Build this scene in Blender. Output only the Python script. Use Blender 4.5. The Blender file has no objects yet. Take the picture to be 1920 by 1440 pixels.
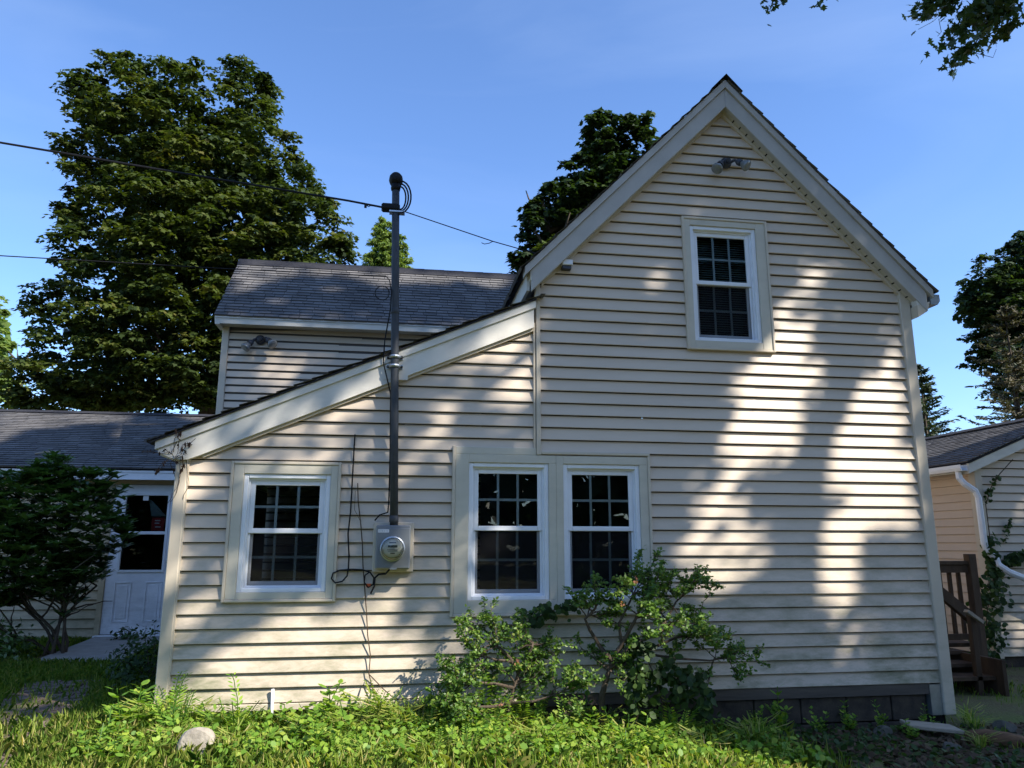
import bpy, bmesh, math, random
import numpy as np
from mathutils import Vector, Matrix, Quaternion

scene = bpy.context.scene
C = scene.collection
R = math.radians

# ------------------------------------------------------------------ camera
cam_d = bpy.data.cameras.new('camera')
cam = bpy.data.objects.new('camera', cam_d)
C.objects.link(cam)
cam_d.sensor_width = 36.0
cam_d.lens = 36.0 * 1400.0 / 1920.0
cam_d.clip_start, cam_d.clip_end = 0.05, 2000.0
cam.matrix_world = Matrix((
    (0.98815, -0.03302, -0.14988, 0.0),
    (-0.15347, -0.20436, -0.96679, -5.860),
    (0.00129, 0.97834, -0.20701, 1.122),
    (0, 0, 0, 1)))
scene.camera = cam

# ------------------------------------------------------------------ sky, sun, exposure
SUN = Vector((1.12, -1.0, 1.30)).normalized()          # towards the sun
EL = math.asin(SUN.z)
AZ = math.atan2(SUN.x, SUN.y)
world = bpy.data.worlds.new('World')
scene.world = world
world.use_nodes = True
wn, wl = world.node_tree.nodes, world.node_tree.links
sky = wn.new('ShaderNodeTexSky')
sky.sky_type = 'NISHITA'
sky.sun_disc = False
sky.sun_elevation = EL
sky.sun_rotation = AZ
sky.altitude = 50
sky.air_density = 1.0
sky.dust_density = 0.6
sky.ozone_density = 2.2
bg = wn['Background']
bg.inputs['Strength'].default_value = 0.15
tone = wn.new('ShaderNodeMixRGB')
tone.blend_type = 'MULTIPLY'
tone.inputs['Fac'].default_value = 1.0
tone.inputs['Color2'].default_value = (0.645, 0.79, 1.0, 1.0)      # deep clear-day blue, as the camera balanced it
wl.new(sky.outputs['Color'], tone.inputs['Color1'])
wtc = wn.new('ShaderNodeTexCoord')
wmp = wn.new('ShaderNodeMapping')
wmp.inputs['Scale'].default_value = (1.0, 1.4, 3.2)
wmp.inputs['Rotation'].default_value = (0.3, 0.5, 0.2)
wl.new(wtc.outputs['Generated'], wmp.inputs['Vector'])
wno = wn.new('ShaderNodeTexNoise')
wno.inputs['Scale'].default_value = 1.7
wno.inputs['Detail'].default_value = 6
wno.inputs['Distortion'].default_value = 0.8
wl.new(wmp.outputs['Vector'], wno.inputs['Vector'])
wrp = wn.new('ShaderNodeMapRange')
wrp.inputs['From Min'].default_value = 0.42
wrp.inputs['From Max'].default_value = 0.80
wrp.inputs['To Max'].default_value = 0.10
wl.new(wno.outputs['Fac'], wrp.inputs['Value'])
cir = wn.new('ShaderNodeMixRGB')
cir.inputs['Color2'].default_value = (4.3, 5.0, 6.0, 1.0)         # thin high cloud in sunlight
wl.new(wrp.outputs['Result'], cir.inputs['Fac'])
wl.new(tone.outputs['Color'], cir.inputs['Color1'])
wl.new(cir.outputs['Color'], bg.inputs['Color'])

sd = bpy.data.lights.new('sun', 'SUN')
sd.energy = 5.0
sd.angle = R(0.48)
sd.color = (1.0, 0.935, 0.84)
sun = bpy.data.objects.new('sun', sd)
C.objects.link(sun)
sun.rotation_euler = (-SUN).to_track_quat('-Z', 'Y').to_euler()

vs = scene.view_settings
vs.view_transform = 'Standard'
vs.look = 'None'
vs.exposure = 0.98
vs.gamma = 1.0
vs.use_curve_mapping = False

# ------------------------------------------------------------------ helpers
rng = np.random.default_rng(7)
random.seed(7)


def ground_z(x, y):
    t = min(max((x + 1.0) / 5.0, 0.0), 1.0)
    t = t * t * (3 - 2 * t)
    return -0.12 - 0.22 * t + 0.012 * math.sin(x * 2.3 + y * 1.1) + 0.01 * math.sin(y * 3.1 - x)


def ground_zn(x, y):
    t = np.clip((x + 1.0) / 5.0, 0, 1)
    t = t * t * (3 - 2 * t)
    return -0.12 - 0.22 * t + 0.012 * np.sin(x * 2.3 + y * 1.1) + 0.01 * np.sin(y * 3.1 - x)


def tag(o, label=None, cat=None, group=None, kind=None):
    if label: o['label'] = label
    if cat: o['category'] = cat
    if group: o['group'] = group
    if kind: o['kind'] = kind
    return o


def empty(name, loc=(0, 0, 0), label=None, cat=None, group=None):
    o = bpy.data.objects.new(name, None)
    o.location = loc
    o.empty_display_size = 0.1
    C.objects.link(o)
    return tag(o, label, cat, group)


def link(name, me, mat=None, parent=None):
    o = bpy.data.objects.new(name, me)
    C.objects.link(o)
    if mat is not None and not me.materials:
        me.materials.append(mat)
    if parent is not None:
        o.parent = parent
        o.matrix_parent_inverse = parent_inv(parent)
    return o


def parent_inv(p):
    """parts are modelled in world space: undo the thing's own transform (part meshes sit at identity)"""
    return (Matrix.Translation(p.location) @ p.rotation_euler.to_matrix().to_4x4()).inverted()


class MB:
    """collects simple shapes in world space, links them as one mesh object"""
    def __init__(s):
        s.v, s.f = [], []

    def add(s, v, f):
        b = len(s.v)
        s.v += [tuple(p) for p in v]
        s.f += [tuple(i + b for i in q) for q in f]
        return s

    def box(s, x0, x1, y0, y1, z0, z1):
        v = [(x0, y0, z0), (x1, y0, z0), (x1, y1, z0), (x0, y1, z0), (x0, y0, z1), (x1, y0, z1), (x1, y1, z1), (x0, y1, z1)]
        return s.add(v, [(0, 3, 2, 1), (4, 5, 6, 7), (0, 1, 5, 4), (1, 2, 6, 5), (2, 3, 7, 6), (3, 0, 4, 7)])

    def prism(s, poly, y0, y1):
        """polygon in XZ (any winding) extruded from y0 (front) to y1"""
        a = sum(poly[i][0] * poly[(i + 1) % len(poly)][1] - poly[(i + 1) % len(poly)][0] * poly[i][1] for i in range(len(poly)))
        if a < 0: poly = poly[::-1]
        n = len(poly)
        v = [(x, y0, z) for x, z in poly] + [(x, y1, z) for x, z in poly]
        f = [tuple(range(n)), tuple(range(2 * n - 1, n - 1, -1))]
        f += [(i, i + n, (i + 1) % n + n, (i + 1) % n) for i in range(n)]
        return s.add(v, f)

    def slab(s, a, b, c, d, t):
        """quad a b c d (ccw seen from outside) with thickness t inwards"""
        a, b, c, d = map(Vector, (a, b, c, d))
        n = (b - a).cross(d - a).normalized() * t
        v = [a, b, c, d, a - n, b - n, c - n, d - n]
        return s.add(v, [(0, 1, 2, 3), (7, 6, 5, 4), (0, 4, 5, 1), (1, 5, 6, 2), (2, 6, 7, 3), (3, 7, 4, 0)])

    def tube(s, pts, rad, seg=6, cap=True):
        pts = [Vector(p) for p in pts]
        n = len(pts)
        rs = rad if isinstance(rad, (list, tuple)) else [rad] * n
        up = None
        rings = []
        for i, p in enumerate(pts):
            t = (pts[min(i + 1, n - 1)] - pts[max(i - 1, 0)])
            if t.length < 1e-9: t = Vector((0, 0, 1))
            t.normalize()
            if up is None:
                up = t.orthogonal().normalized()
            else:
                up = (up - t * up.dot(t))
                up = up.normalized() if up.length > 1e-6 else t.orthogonal().normalized()
            w = t.cross(up)
            rings.append([p + (up * math.cos(a) + w * math.sin(a)) * rs[i] for a in (2 * math.pi * k / seg for k in range(seg))])
        v = [q for r in rings for q in r]
        f = []
        for i in range(n - 1):
            for k in range(seg):
                a, b = i * seg + k, i * seg + (k + 1) % seg
                f.append((a, b, b + seg, a + seg))
        if cap:
            f.append(tuple(range(seg - 1, -1, -1)))
            f.append(tuple(range((n - 1) * seg, n * seg)))
        return s.add(v, f)

    def lathe(s, c, axis, prof, seg=20):
        """prof: list of (distance along axis, radius)"""
        c, axis = Vector(c), Vector(axis).normalized()
        u = axis.orthogonal().normalized()
        w = axis.cross(u)
        v, f = [], []
        for d, r in prof:
            for k in range(seg):
                a = 2 * math.pi * k / seg
                v.append(c + axis * d + (u * math.cos(a) + w * math.sin(a)) * r)
        for i in range(len(prof) - 1):
            for k in range(seg):
                a, b = i * seg + k, i * seg + (k + 1) % seg
                f.append((a, b, b + seg, a + seg))
        f.append(tuple(range(seg - 1, -1, -1)))
        f.append(tuple(range((len(prof) - 1) * seg, len(prof) * seg)))
        return s.add(v, f)

    def mesh(s, name, mat, smooth=False):
        me = bpy.data.meshes.new(name)
        me.from_pydata(s.v, [], s.f)
        me.update()
        if mat is not None: me.materials.append(mat)
        if smooth:
            me.polygons.foreach_set('use_smooth', [True] * len(me.polygons))
        return me

    def build(s, name, mat, parent=None, smooth=False, bevel=0.0):
        o = link(name, s.mesh(name, mat, smooth), None, parent)
        if bevel:
            m = o.modifiers.new('bevel', 'BEVEL')
            m.width = bevel
            m.segments = 1
            m.limit_method = 'ANGLE'
        return o


def array_mesh(name, V, k, mat, tint=None, smooth=False):
    """V (N*k,3): N faces of k corners each, own corners"""
    n = len(V) // k
    me = bpy.data.meshes.new(name)
    me.vertices.add(n * k)
    me.vertices.foreach_set('co', np.ascontiguousarray(V, dtype=np.float32).ravel())
    me.loops.add(n * k)
    me.loops.foreach_set('vertex_index', np.arange(n * k, dtype=np.int32))
    me.polygons.add(n)
    me.polygons.foreach_set('loop_start', np.arange(0, n * k, k, dtype=np.int32))
    me.update(calc_edges=True)
    if tint is not None:
        at = me.attributes.new('tint', 'FLOAT', 'FACE')
        at.data.foreach_set('value', np.ascontiguousarray(tint, dtype=np.float32))
    me.materials.append(mat)
    return me


# leaf outlines in the leaf's own plane (x along the leaf)
OVATE = np.array([(0, 0), (.28, -.2), (.62, -.2), (1, 0), (.62, .2), (.28, .2)])
ROUND = np.array([(0, 0), (.3, -.33), (.7, -.3), (1, 0), (.7, .3), (.3, .33)])
MAPLE_S = np.array([(0, 0), (.14, -.36), (.42, -.48), (.6, -.2), (1, 0), (.6, .2), (.42, .48), (.14, .36)])
MAPLE_L = np.array([(0, 0), (.1, -.34), (.32, -.22), (.45, -.52), (.62, -.22), (1, 0), (.62, .22), (.45, .52), (.32, .22), (.1, .34)])
OAK_L = np.array([(0, 0), (.2, -.12), (.3, -.3), (.42, -.12), (.58, -.34), (.68, -.13), (1, 0), (.68, .13), (.58, .34), (.42, .12), (.3, .3), (.2, .12)])
STRAP = np.array([(0, -.02), (.4, -.12), (.8, -.09), (1, 0), (.8, .09), (.4, .12), (0, .02)])


def norm(a):
    return a / np.maximum(np.linalg.norm(a, axis=-1, keepdims=True), 1e-9)


def leaves(P, N, S, T, D=None, curl=0.12, rg=None):
    """P points, N normals, S sizes, T template, D optional pointing directions -> corners"""
    rg = rg or rng
    n = len(P)
    N = norm(N)
    if D is None: D = rg.normal(size=(n, 3))
    D = norm(D - (D * N).sum(1, keepdims=True) * N)
    B = np.cross(N, D)
    k = len(T)
    w = T[:, 0][None, :, None]
    h = T[:, 1][None, :, None]
    V = P[:, None, :] + S[:, None, None] * (D[:, None, :] * (w - 0.5) + B[:, None, :] * h - N[:, None, :] * curl * ((w - .5) ** 2 * 2 + np.abs(h)))
    return V.reshape(n * k, 3)


def in_poly(px, py, poly):
    poly = np.asarray(poly, float)
    x0, y0 = poly[:, 0], poly[:, 1]
    x1, y1 = np.roll(x0, -1), np.roll(y0, -1)
    ins = np.zeros(len(px), bool)
    for a, b, c, d in zip(x0, y0, x1, y1):
        if b == d: continue
        m = ((b > py) != (d > py)) & (px < (c - a) * (py - b) / (d - b) + a)
        ins ^= m
    return ins


def edge_dist(px, py, poly):
    poly = np.asarray(poly, float)
    best = np.full(len(px), 1e9)
    for i in range(len(poly)):
        a, b = poly[i], poly[(i + 1) % len(poly)]
        ab = b - a
        L = max((ab ** 2).sum(), 1e-9)
        t = np.clip(((px - a[0]) * ab[0] + (py - a[1]) * ab[1]) / L, 0, 1)
        best = np.minimum(best, np.hypot(px - a[0] - t * ab[0], py - a[1] - t * ab[1]))
    return best


# ------------------------------------------------------------------ materials
def mat(name, col, rough=0.6, spec=0.3, noise=None, noise_scale=8.0, bump=0.0, bump_scale=60.0, metal=0.0, stretch=(1, 1, 1), grime=None):
    m = bpy.data.materials.new(name)
    m.use_nodes = True
    nt = m.node_tree
    n, l = nt.nodes, nt.links
    b = n['Principled BSDF']
    b.inputs['Roughness'].default_value = rough
    b.inputs['Specular IOR Level'].default_value = spec
    b.inputs['Metallic'].default_value = metal
    b.inputs['Base Color'].default_value = (*col, 1)
    geo = n.new('ShaderNodeNewGeometry')
    mp = n.new('ShaderNodeMapping')
    mp.inputs['Scale'].default_value = stretch
    l.new(geo.outputs['Position'], mp.inputs['Vector'])
    out = None
    if noise is not None:
        t = n.new('ShaderNodeTexNoise')
        t.inputs['Scale'].default_value = noise_scale
        t.inputs['Detail'].default_value = 6
        t.inputs['Roughness'].default_value = 0.65
        l.new(mp.outputs['Vector'], t.inputs['Vector'])
        r = n.new('ShaderNodeValToRGB')
        r.color_ramp.elements[0].position = 0.32
        r.color_ramp.elements[1].position = 0.68
        r.color_ramp.elements[0].color = (*noise, 1)
        r.color_ramp.elements[1].color = (*col, 1)
        l.new(t.outputs['Fac'], r.inputs['Fac'])
        out = r.outputs['Color']
    if grime is not None:
        # grime: (colour, z where it is gone, z where it is full, strength)
        gc, zt, zb, st = grime
        sp = n.new('ShaderNodeSeparateXYZ')
        l.new(geo.outputs['Position'], sp.inputs['Vector'])
        mr = n.new('ShaderNodeMapRange')
        mr.inputs['From Min'].default_value = zt
        mr.inputs['From Max'].default_value = zb
        l.new(sp.outputs['Z'], mr.inputs['Value'])
        t2 = n.new('ShaderNodeTexNoise')
        t2.inputs['Scale'].default_value = 2.6
        t2.inputs['Detail'].default_value = 9
        t2.inputs['Roughness'].default_value = 0.72
        mp2 = n.new('ShaderNodeMapping')
        mp2.inputs['Scale'].default_value = (0.8, 1, 2.2)
        l.new(geo.outputs['Position'], mp2.inputs['Vector'])
        l.new(mp2.outputs['Vector'], t2.inputs['Vector'])
        r2 = n.new('ShaderNodeValToRGB')
        r2.color_ramp.elements[0].position = 0.42
        r2.color_ramp.elements[1].position = 0.66
        l.new(t2.outputs['Fac'], r2.inputs['Fac'])
        mu = n.new('ShaderNodeMath')
        mu.operation = 'MULTIPLY'
        l.new(mr.outputs['Result'], mu.inputs[0])
        l.new(r2.outputs['Color'], mu.inputs[1])
        mu2 = n.new('ShaderNodeMath')
        mu2.operation = 'MULTIPLY'
        mu2.inputs[1].default_value = st
        l.new(mu.outputs[0], mu2.inputs[0])
        mx = n.new('ShaderNodeMixRGB')
        l.new(mu2.outputs[0], mx.inputs['Fac'])
        if out: l.new(out, mx.inputs['Color1'])
        else: mx.inputs['Color1'].default_value = (*col, 1)
        mx.inputs['Color2'].default_value = (*gc, 1)
        out = mx.outputs['Color']
    if out is not None: l.new(out, b.inputs['Base Color'])
    if bump:
        t = n.new('ShaderNodeTexNoise')
        t.inputs['Scale'].default_value = bump_scale
        t.inputs['Detail'].default_value = 4
        l.new(mp.outputs['Vector'], t.inputs['Vector'])
        bp = n.new('ShaderNodeBump')
        bp.inputs['Strength'].default_value = bump
        bp.inputs['Distance'].default_value = 0.01
        l.new(t.outputs['Fac'], bp.inputs['Height'])
        l.new(bp.outputs['Normal'], b.inputs['Normal'])
    return m


def leaf_mat(name, cols, rough=0.45, trans=0.35, spec=0.35, tr_gain=1.5):
    """cols: colours over the per-leaf attribute 'tint' from 0 to 1"""
    m = bpy.data.materials.new(name)
    m.use_nodes = True
    nt = m.node_tree
    n, l = nt.nodes, nt.links
    b = n['Principled BSDF']
    b.inputs['Roughness'].default_value = rough
    b.inputs['Specular IOR Level'].default_value = spec
    at = n.new('ShaderNodeAttribute')
    at.attribute_name = 'tint'
    r = n.new('ShaderNodeValToRGB')
    while len(r.color_ramp.elements) < len(cols):
        r.color_ramp.elements.new(0.5)
    for i, c in enumerate(cols):
        r.color_ramp.elements[i].position = i / (len(cols) - 1)
        r.color_ramp.elements[i].color = (*c, 1)
    l.new(at.outputs['Fac'], r.inputs['Fac'])
    l.new(r.outputs['Color'], b.inputs['Base Color'])
    if trans:
        tr = n.new('ShaderNodeBsdfTranslucent')
        g = n.new('ShaderNodeMixRGB')
        g.blend_type = 'MULTIPLY'
        g.inputs['Fac'].default_value = 1.0
        g.inputs['Color2'].default_value = (1.25 * tr_gain, 1.35 * tr_gain, 0.45 * tr_gain, 1)
        l.new(r.outputs['Color'], g.inputs['Color1'])
        l.new(g.outputs['Color'], tr.inputs['Color'])
        mx = n.new('ShaderNodeMixShader')
        mx.inputs['Fac'].default_value = trans
        l.new(b.outputs['BSDF'], mx.inputs[1])
        l.new(tr.outputs['BSDF'], mx.inputs[2])
        l.new(mx.outputs['Shader'], n['Material Output'].inputs['Surface'])
    return m


def shingle_mat(name, c0, c1):
    m = leaf_mat(name, [c0, c1], rough=0.85, trans=0, spec=0.25)
    nt = m.node_tree
    n, l = nt.nodes, nt.links
    b = n['Principled BSDF']
    src = b.inputs['Base Color'].links[0].from_socket
    geo = n.new('ShaderNodeNewGeometry')
    t = n.new('ShaderNodeTexNoise')
    t.inputs['Scale'].default_value = 140
    t.inputs['Detail'].default_value = 3
    l.new(geo.outputs['Position'], t.inputs['Vector'])
    t2 = n.new('ShaderNodeTexNoise')
    t2.inputs['Scale'].default_value = 2.2
    t2.inputs['Detail'].default_value = 5
    l.new(geo.outputs['Position'], t2.inputs['Vector'])
    ad = n.new('ShaderNodeMath')
    ad.operation = 'ADD'
    l.new(t.outputs['Fac'], ad.inputs[0])
    l.new(t2.outputs['Fac'], ad.inputs[1])
    mx = n.new('ShaderNodeMixRGB')
    mx.blend_type = 'MULTIPLY'
    mx.inputs['Fac'].default_value = 1
    l.new(src, mx.inputs['Color1'])
    l.new(ad.outputs[0], mx.inputs['Color2'])
    l.new(mx.outputs['Color'], b.inputs['Base Color'])
    bp = n.new('ShaderNodeBump')
    bp.inputs['Strength'].default_value = 0.5
    bp.inputs['Distance'].default_value = 0.004
    l.new(t.outputs['Fac'], bp.inputs['Height'])
    l.new(bp.outputs['Normal'], b.inputs['Normal'])
    return m


def glass_mat(name, tint=(0.85, 0.9, 0.9), boost=0.0):
    m = bpy.data.materials.new(name)
    m.use_nodes = True
    nt = m.node_tree
    n, l = nt.nodes, nt.links
    n.remove(n['Principled BSDF'])
    tr = n.new('ShaderNodeBsdfTransparent')
    tr.inputs['Color'].default_value = (*tint, 1)
    gl = n.new('ShaderNodeBsdfGlossy')
    gl.inputs['Roughness'].default_value = 0.0
    fr = n.new('ShaderNodeFresnel')
    fr.inputs['IOR'].default_value = 1.6
    ad = n.new('ShaderNodeMath')
    ad.operation = 'ADD'
    ad.inputs[1].default_value = boost
    l.new(fr.outputs['Fac'], ad.inputs[0])
    geo = n.new('ShaderNodeNewGeometry')
    t = n.new('ShaderNodeTexNoise')
    t.inputs['Scale'].default_value = 2.5
    l.new(geo.outputs['Position'], t.inputs['Vector'])
    bp = n.new('ShaderNodeBump')
    bp.inputs['Strength'].default_value = 0.06
    bp.inputs['Distance'].default_value = 0.02
    l.new(t.outputs['Fac'], bp.inputs['Height'])
    l.new(bp.outputs['Normal'], gl.inputs['Normal'])
    mx = n.new('ShaderNodeMixShader')
    l.new(ad.outputs[0], mx.inputs['Fac'])
    l.new(tr.outputs['BSDF'], mx.inputs[1])
    l.new(gl.outputs['BSDF'], mx.inputs[2])
    l.new(mx.outputs['Shader'], n['Material Output'].inputs['Surface'])
    return m


def screen_mat(name):
    m = bpy.data.materials.new(name)
    m.use_nodes = True
    nt = m.node_tree
    n, l = nt.nodes, nt.links
    b = n['Principled BSDF']
    b.inputs['Base Color'].default_value = (0.018, 0.018, 0.02, 1)
    b.inputs['Roughness'].default_value = 0.8
    b.inputs['Specular IOR Level'].default_value = 0.0
    tr = n.new('ShaderNodeBsdfTransparent')
    mx = n.new('ShaderNodeMixShader')
    mx.inputs['Fac'].default_value = 0.24
    l.new(tr.outputs['BSDF'], mx.inputs[1])
    l.new(b.outputs['BSDF'], mx.inputs[2])
    l.new(mx.outputs['Shader'], n['Material Output'].inputs['Surface'])
    return m


MOLD = (0.16, 0.17, 0.09)
M = {}
M['siding'] = mat('vinyl siding', (0.61, 0.51, 0.395), 0.5, 0.25, noise=(0.53, 0.445, 0.345), noise_scale=1.6, bump=0.06, bump_scale=9, stretch=(.5, 1, 2), grime=(MOLD, 1.5, -0.15, 1.0))
M['siding_yellow'] = mat('aged yellow siding', (0.55, 0.45, 0.30), 0.5, 0.3, noise=(0.48, 0.39, 0.26), noise_scale=2.5, bump=0.06, bump_scale=9, stretch=(.5, 1, 2), grime=(MOLD, 0.8, -0.1, 0.8))
M['siding_peach'] = mat('peach siding', (0.56, 0.43, 0.315), 0.45, 0.3, noise=(0.51, 0.39, 0.285), noise_scale=2, bump=0.05, bump_scale=9)
M['casing'] = mat('casing trim', (0.59, 0.54, 0.43), 0.5, 0.35, noise=(0.51, 0.465, 0.37), noise_scale=3, bump=0.04, bump_scale=15, grime=((0.25, 0.25, 0.2), 6, -3, 0.35))
M['post'] = mat('corner post', (0.57, 0.495, 0.38), 0.45, 0.3, noise=(0.51, 0.44, 0.34), noise_scale=2.2, bump=0.04, bump_scale=12, grime=(MOLD, 0.9, -0.3, 0.4))
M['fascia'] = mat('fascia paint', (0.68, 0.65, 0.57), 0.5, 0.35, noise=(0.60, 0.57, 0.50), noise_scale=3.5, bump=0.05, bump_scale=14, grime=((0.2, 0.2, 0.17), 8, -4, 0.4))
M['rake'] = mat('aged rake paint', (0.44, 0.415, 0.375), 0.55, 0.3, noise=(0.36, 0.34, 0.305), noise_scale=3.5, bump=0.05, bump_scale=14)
M['soffit'] = mat('soffit', (0.50, 0.46, 0.38), 0.55, 0.3, noise=(0.42, 0.39, 0.32), noise_scale=4)
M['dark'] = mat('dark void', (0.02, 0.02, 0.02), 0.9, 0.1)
M['white'] = mat('white vinyl', (0.78, 0.79, 0.80), 0.35, 0.45, noise=(0.70, 0.71, 0.72), noise_scale=5, bump=0.02, bump_scale=30)
M['door'] = mat('door paint', (0.82, 0.83, 0.86), 0.4, 0.4, noise=(0.74, 0.76, 0.80), noise_scale=6, bump=0.04, bump_scale=40, grime=((0.2, 0.19, 0.17), .9, -0.1, 0.6))
M['glass'] = glass_mat('window glass')
M['screen'] = screen_mat('insect screen')
M['room'] = mat('room wall', (0.10, 0.09, 0.08), 0.9, 0.1)
M['blind'] = mat('blind', (0.20, 0.235, 0.22), 0.5, 0.3)
M['shingle'] = shingle_mat('asphalt shingle', (0.085, 0.082, 0.081), (0.16, 0.153, 0.148))
M['shingle_edge'] = mat('shingle edge', (0.035, 0.035, 0.04), 0.9, 0.2, noise=(0.02, 0.02, 0.024), noise_scale=30)
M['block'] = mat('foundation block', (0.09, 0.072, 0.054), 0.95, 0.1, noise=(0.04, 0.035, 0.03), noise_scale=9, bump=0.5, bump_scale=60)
M['sill'] = mat('weathered sill board', (0.12, 0.10, 0.08), 0.85, 0.2, noise=(0.07, 0.06, 0.05), noise_scale=6, bump=0.3, stretch=(.3, 1, 3))
M['conduit'] = mat('conduit paint', (0.055, 0.06, 0.066), 0.6, 0.3, noise=(0.035, 0.039, 0.044), noise_scale=25, bump=0.1, bump_scale=80, stretch=(1, 1, .3))
M['galv'] = mat('galvanised steel', (0.45, 0.48, 0.50), 0.35, 0.5, noise=(0.34, 0.37, 0.39), noise_scale=18, metal=0.75)
M['meterbox'] = mat('meter box paint', (0.20, 0.215, 0.225), 0.4, 0.5, noise=(0.16, 0.175, 0.185), noise_scale=4, metal=0.35, bump=0.02)
M['black'] = mat('black rubber', (0.006, 0.006, 0.007), 0.65, 0.2, noise=(0.010, 0.010, 0.011), noise_scale=30)
M['dial'] = mat('meter face', (0.62, 0.60, 0.50), 0.4, 0.4, noise=(0.55, 0.53, 0.44), noise_scale=40)
M['lens'] = glass_mat('clear dome', (0.92, 0.93, 0.9))
M['wood'] = mat('brown deck wood', (0.095, 0.06, 0.036), 0.8, 0.2, noise=(0.05, 0.032, 0.02), noise_scale=7, bump=0.35, bump_scale=40, stretch=(1, 1, .2))
M['bark'] = mat('bark', (0.10, 0.08, 0.06), 0.95, 0.15, noise=(0.045, 0.035, 0.027), noise_scale=9, bump=0.9, bump_scale=22, stretch=(1, 1, .3))
M['twig'] = mat('twig bark', (0.11, 0.085, 0.062), 0.9, 0.1, noise=(0.06, 0.046, 0.034), noise_scale=25, bump=0.4)
M['drytwig'] = mat('dry stem', (0.09, 0.062, 0.042), 0.9, 0.1, noise=(0.05, 0.035, 0.025), noise_scale=40)
M['stone'] = mat('field stone', (0.40, 0.36, 0.29), 0.85, 0.2, noise=(0.25, 0.22, 0.18), noise_scale=12, bump=0.6, bump_scale=35)
M['darkstone'] = mat('dark field stone', (0.13, 0.12, 0.10), 0.9, 0.15, noise=(0.07, 0.065, 0.05), noise_scale=14, bump=0.7, bump_scale=35)  # darker stone colour, for every rock but the pale one
M['concrete'] = mat('concrete pad', (0.36, 0.34, 0.31), 0.9, 0.2, noise=(0.26, 0.25, 0.23), noise_scale=7, bump=0.25, bump_scale=70)
M['brick'] = mat('path brick', (0.19, 0.14, 0.105), 0.9, 0.2, noise=(0.11, 0.085, 0.065), noise_scale=14, bump=0.4, bump_scale=60)
M['oldboard'] = mat('old board', (0.42, 0.35, 0.26), 0.85, 0.2, noise=(0.27, 0.22, 0.16), noise_scale=6, bump=0.4, stretch=(.3, 3, 3))
M['rot'] = mat('rotten log', (0.22, 0.12, 0.06), 0.9, 0.15, noise=(0.09, 0.05, 0.03), noise_scale=14, bump=0.7, stretch=(.4, 2, 2))
M['bulb'] = mat('lamp glass', (0.20, 0.21, 0.21), 0.1, 0.7, noise=(0.13, 0.14, 0.14), noise_scale=20)
M['lamp_body'] = mat('lamp body', (0.05, 0.055, 0.07), 0.45, 0.4, noise=(0.03, 0.033, 0.04), noise_scale=20)
M['red'] = mat('painted red reflection', (0.42, 0.03, 0.025), 0.5, 0.3)  # colour of the reflection modelled behind the door glass
M['orange'] = mat('orange tag', (0.7, 0.13, 0.03), 0.5, 0.3)
M['paper'] = mat('white paper', (0.75, 0.75, 0.76), 0.6, 0.2)
M['lcd'] = mat('meter display', (0.05, 0.06, 0.05), 0.3, 0.4)
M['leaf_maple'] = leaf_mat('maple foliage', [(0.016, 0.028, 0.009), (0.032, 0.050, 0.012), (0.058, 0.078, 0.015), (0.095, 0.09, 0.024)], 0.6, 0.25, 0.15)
M['leaf_maple_dark'] = leaf_mat('dark maple foliage', [(0.012, 0.024, 0.010), (0.024, 0.044, 0.014), (0.06, 0.085, 0.02)], 0.6, 0.25, 0.15)
M['leaf_oak'] = leaf_mat('oak foliage', [(0.020, 0.040, 0.012), (0.034, 0.060, 0.016), (0.055, 0.085, 0.018)], 0.45, 0.25)
M['leaf_light'] = leaf_mat('light foliage', [(0.08, 0.14, 0.035), (0.14, 0.20, 0.05), (0.20, 0.25, 0.07)], 0.55, 0.3, 0.2)
M['leaf_rhodo'] = leaf_mat('rhododendron leaf', [(0.04, 0.085, 0.02), (0.07, 0.135, 0.034), (0.12, 0.19, 0.055)], 0.35, 0.18, 0.5)
M['leaf_shrub'] = leaf_mat('shrub leaf', [(0.03, 0.075, 0.016), (0.075, 0.15, 0.025), (0.14, 0.22, 0.036), (0.26, 0.27, 0.07)], 0.42, 0.3, 0.3)
M['leaf_weed'] = leaf_mat('weed leaf', [(0.07, 0.16, 0.02), (0.155, 0.27, 0.032), (0.30, 0.37, 0.055)], 0.5, 0.3, 0.25)
M['leaf_ivy'] = leaf_mat('ivy leaf', [(0.016, 0.036, 0.010), (0.032, 0.062, 0.015), (0.06, 0.10, 0.024)], 0.55, 0.25, 0.2)
M['grass'] = leaf_mat('grass blade', [(0.07, 0.15, 0.022), (0.16, 0.25, 0.036), (0.30, 0.33, 0.075), (0.46, 0.39, 0.18)], 0.55, 0.3, 0.2)
M['litter'] = leaf_mat('leaf litter', [(0.045, 0.03, 0.02), (0.085, 0.055, 0.032), (0.14, 0.095, 0.06)], 0.8, 0.05, 0.15)
M['needle'] = leaf_mat('spruce needles', [(0.020, 0.034, 0.018), (0.036, 0.056, 0.028), (0.075, 0.085, 0.045)], 0.55, 0.15, 0.25)
M['needle_brown'] = leaf_mat('thin spruce needles', [(0.05, 0.055, 0.03), (0.085, 0.075, 0.045), (0.12, 0.10, 0.07)], 0.6, 0.12, 0.2)
M['dryleaf'] = leaf_mat('dry vine leaf', [(0.04, 0.022, 0.016), (0.07, 0.04, 0.028)], 0.8, 0.1, 0.1)
M['petal'] = leaf_mat('faded bloom', [(0.30, 0.13, 0.08), (0.42, 0.22, 0.15)], 0.6, 0.3, 0.2)


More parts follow.
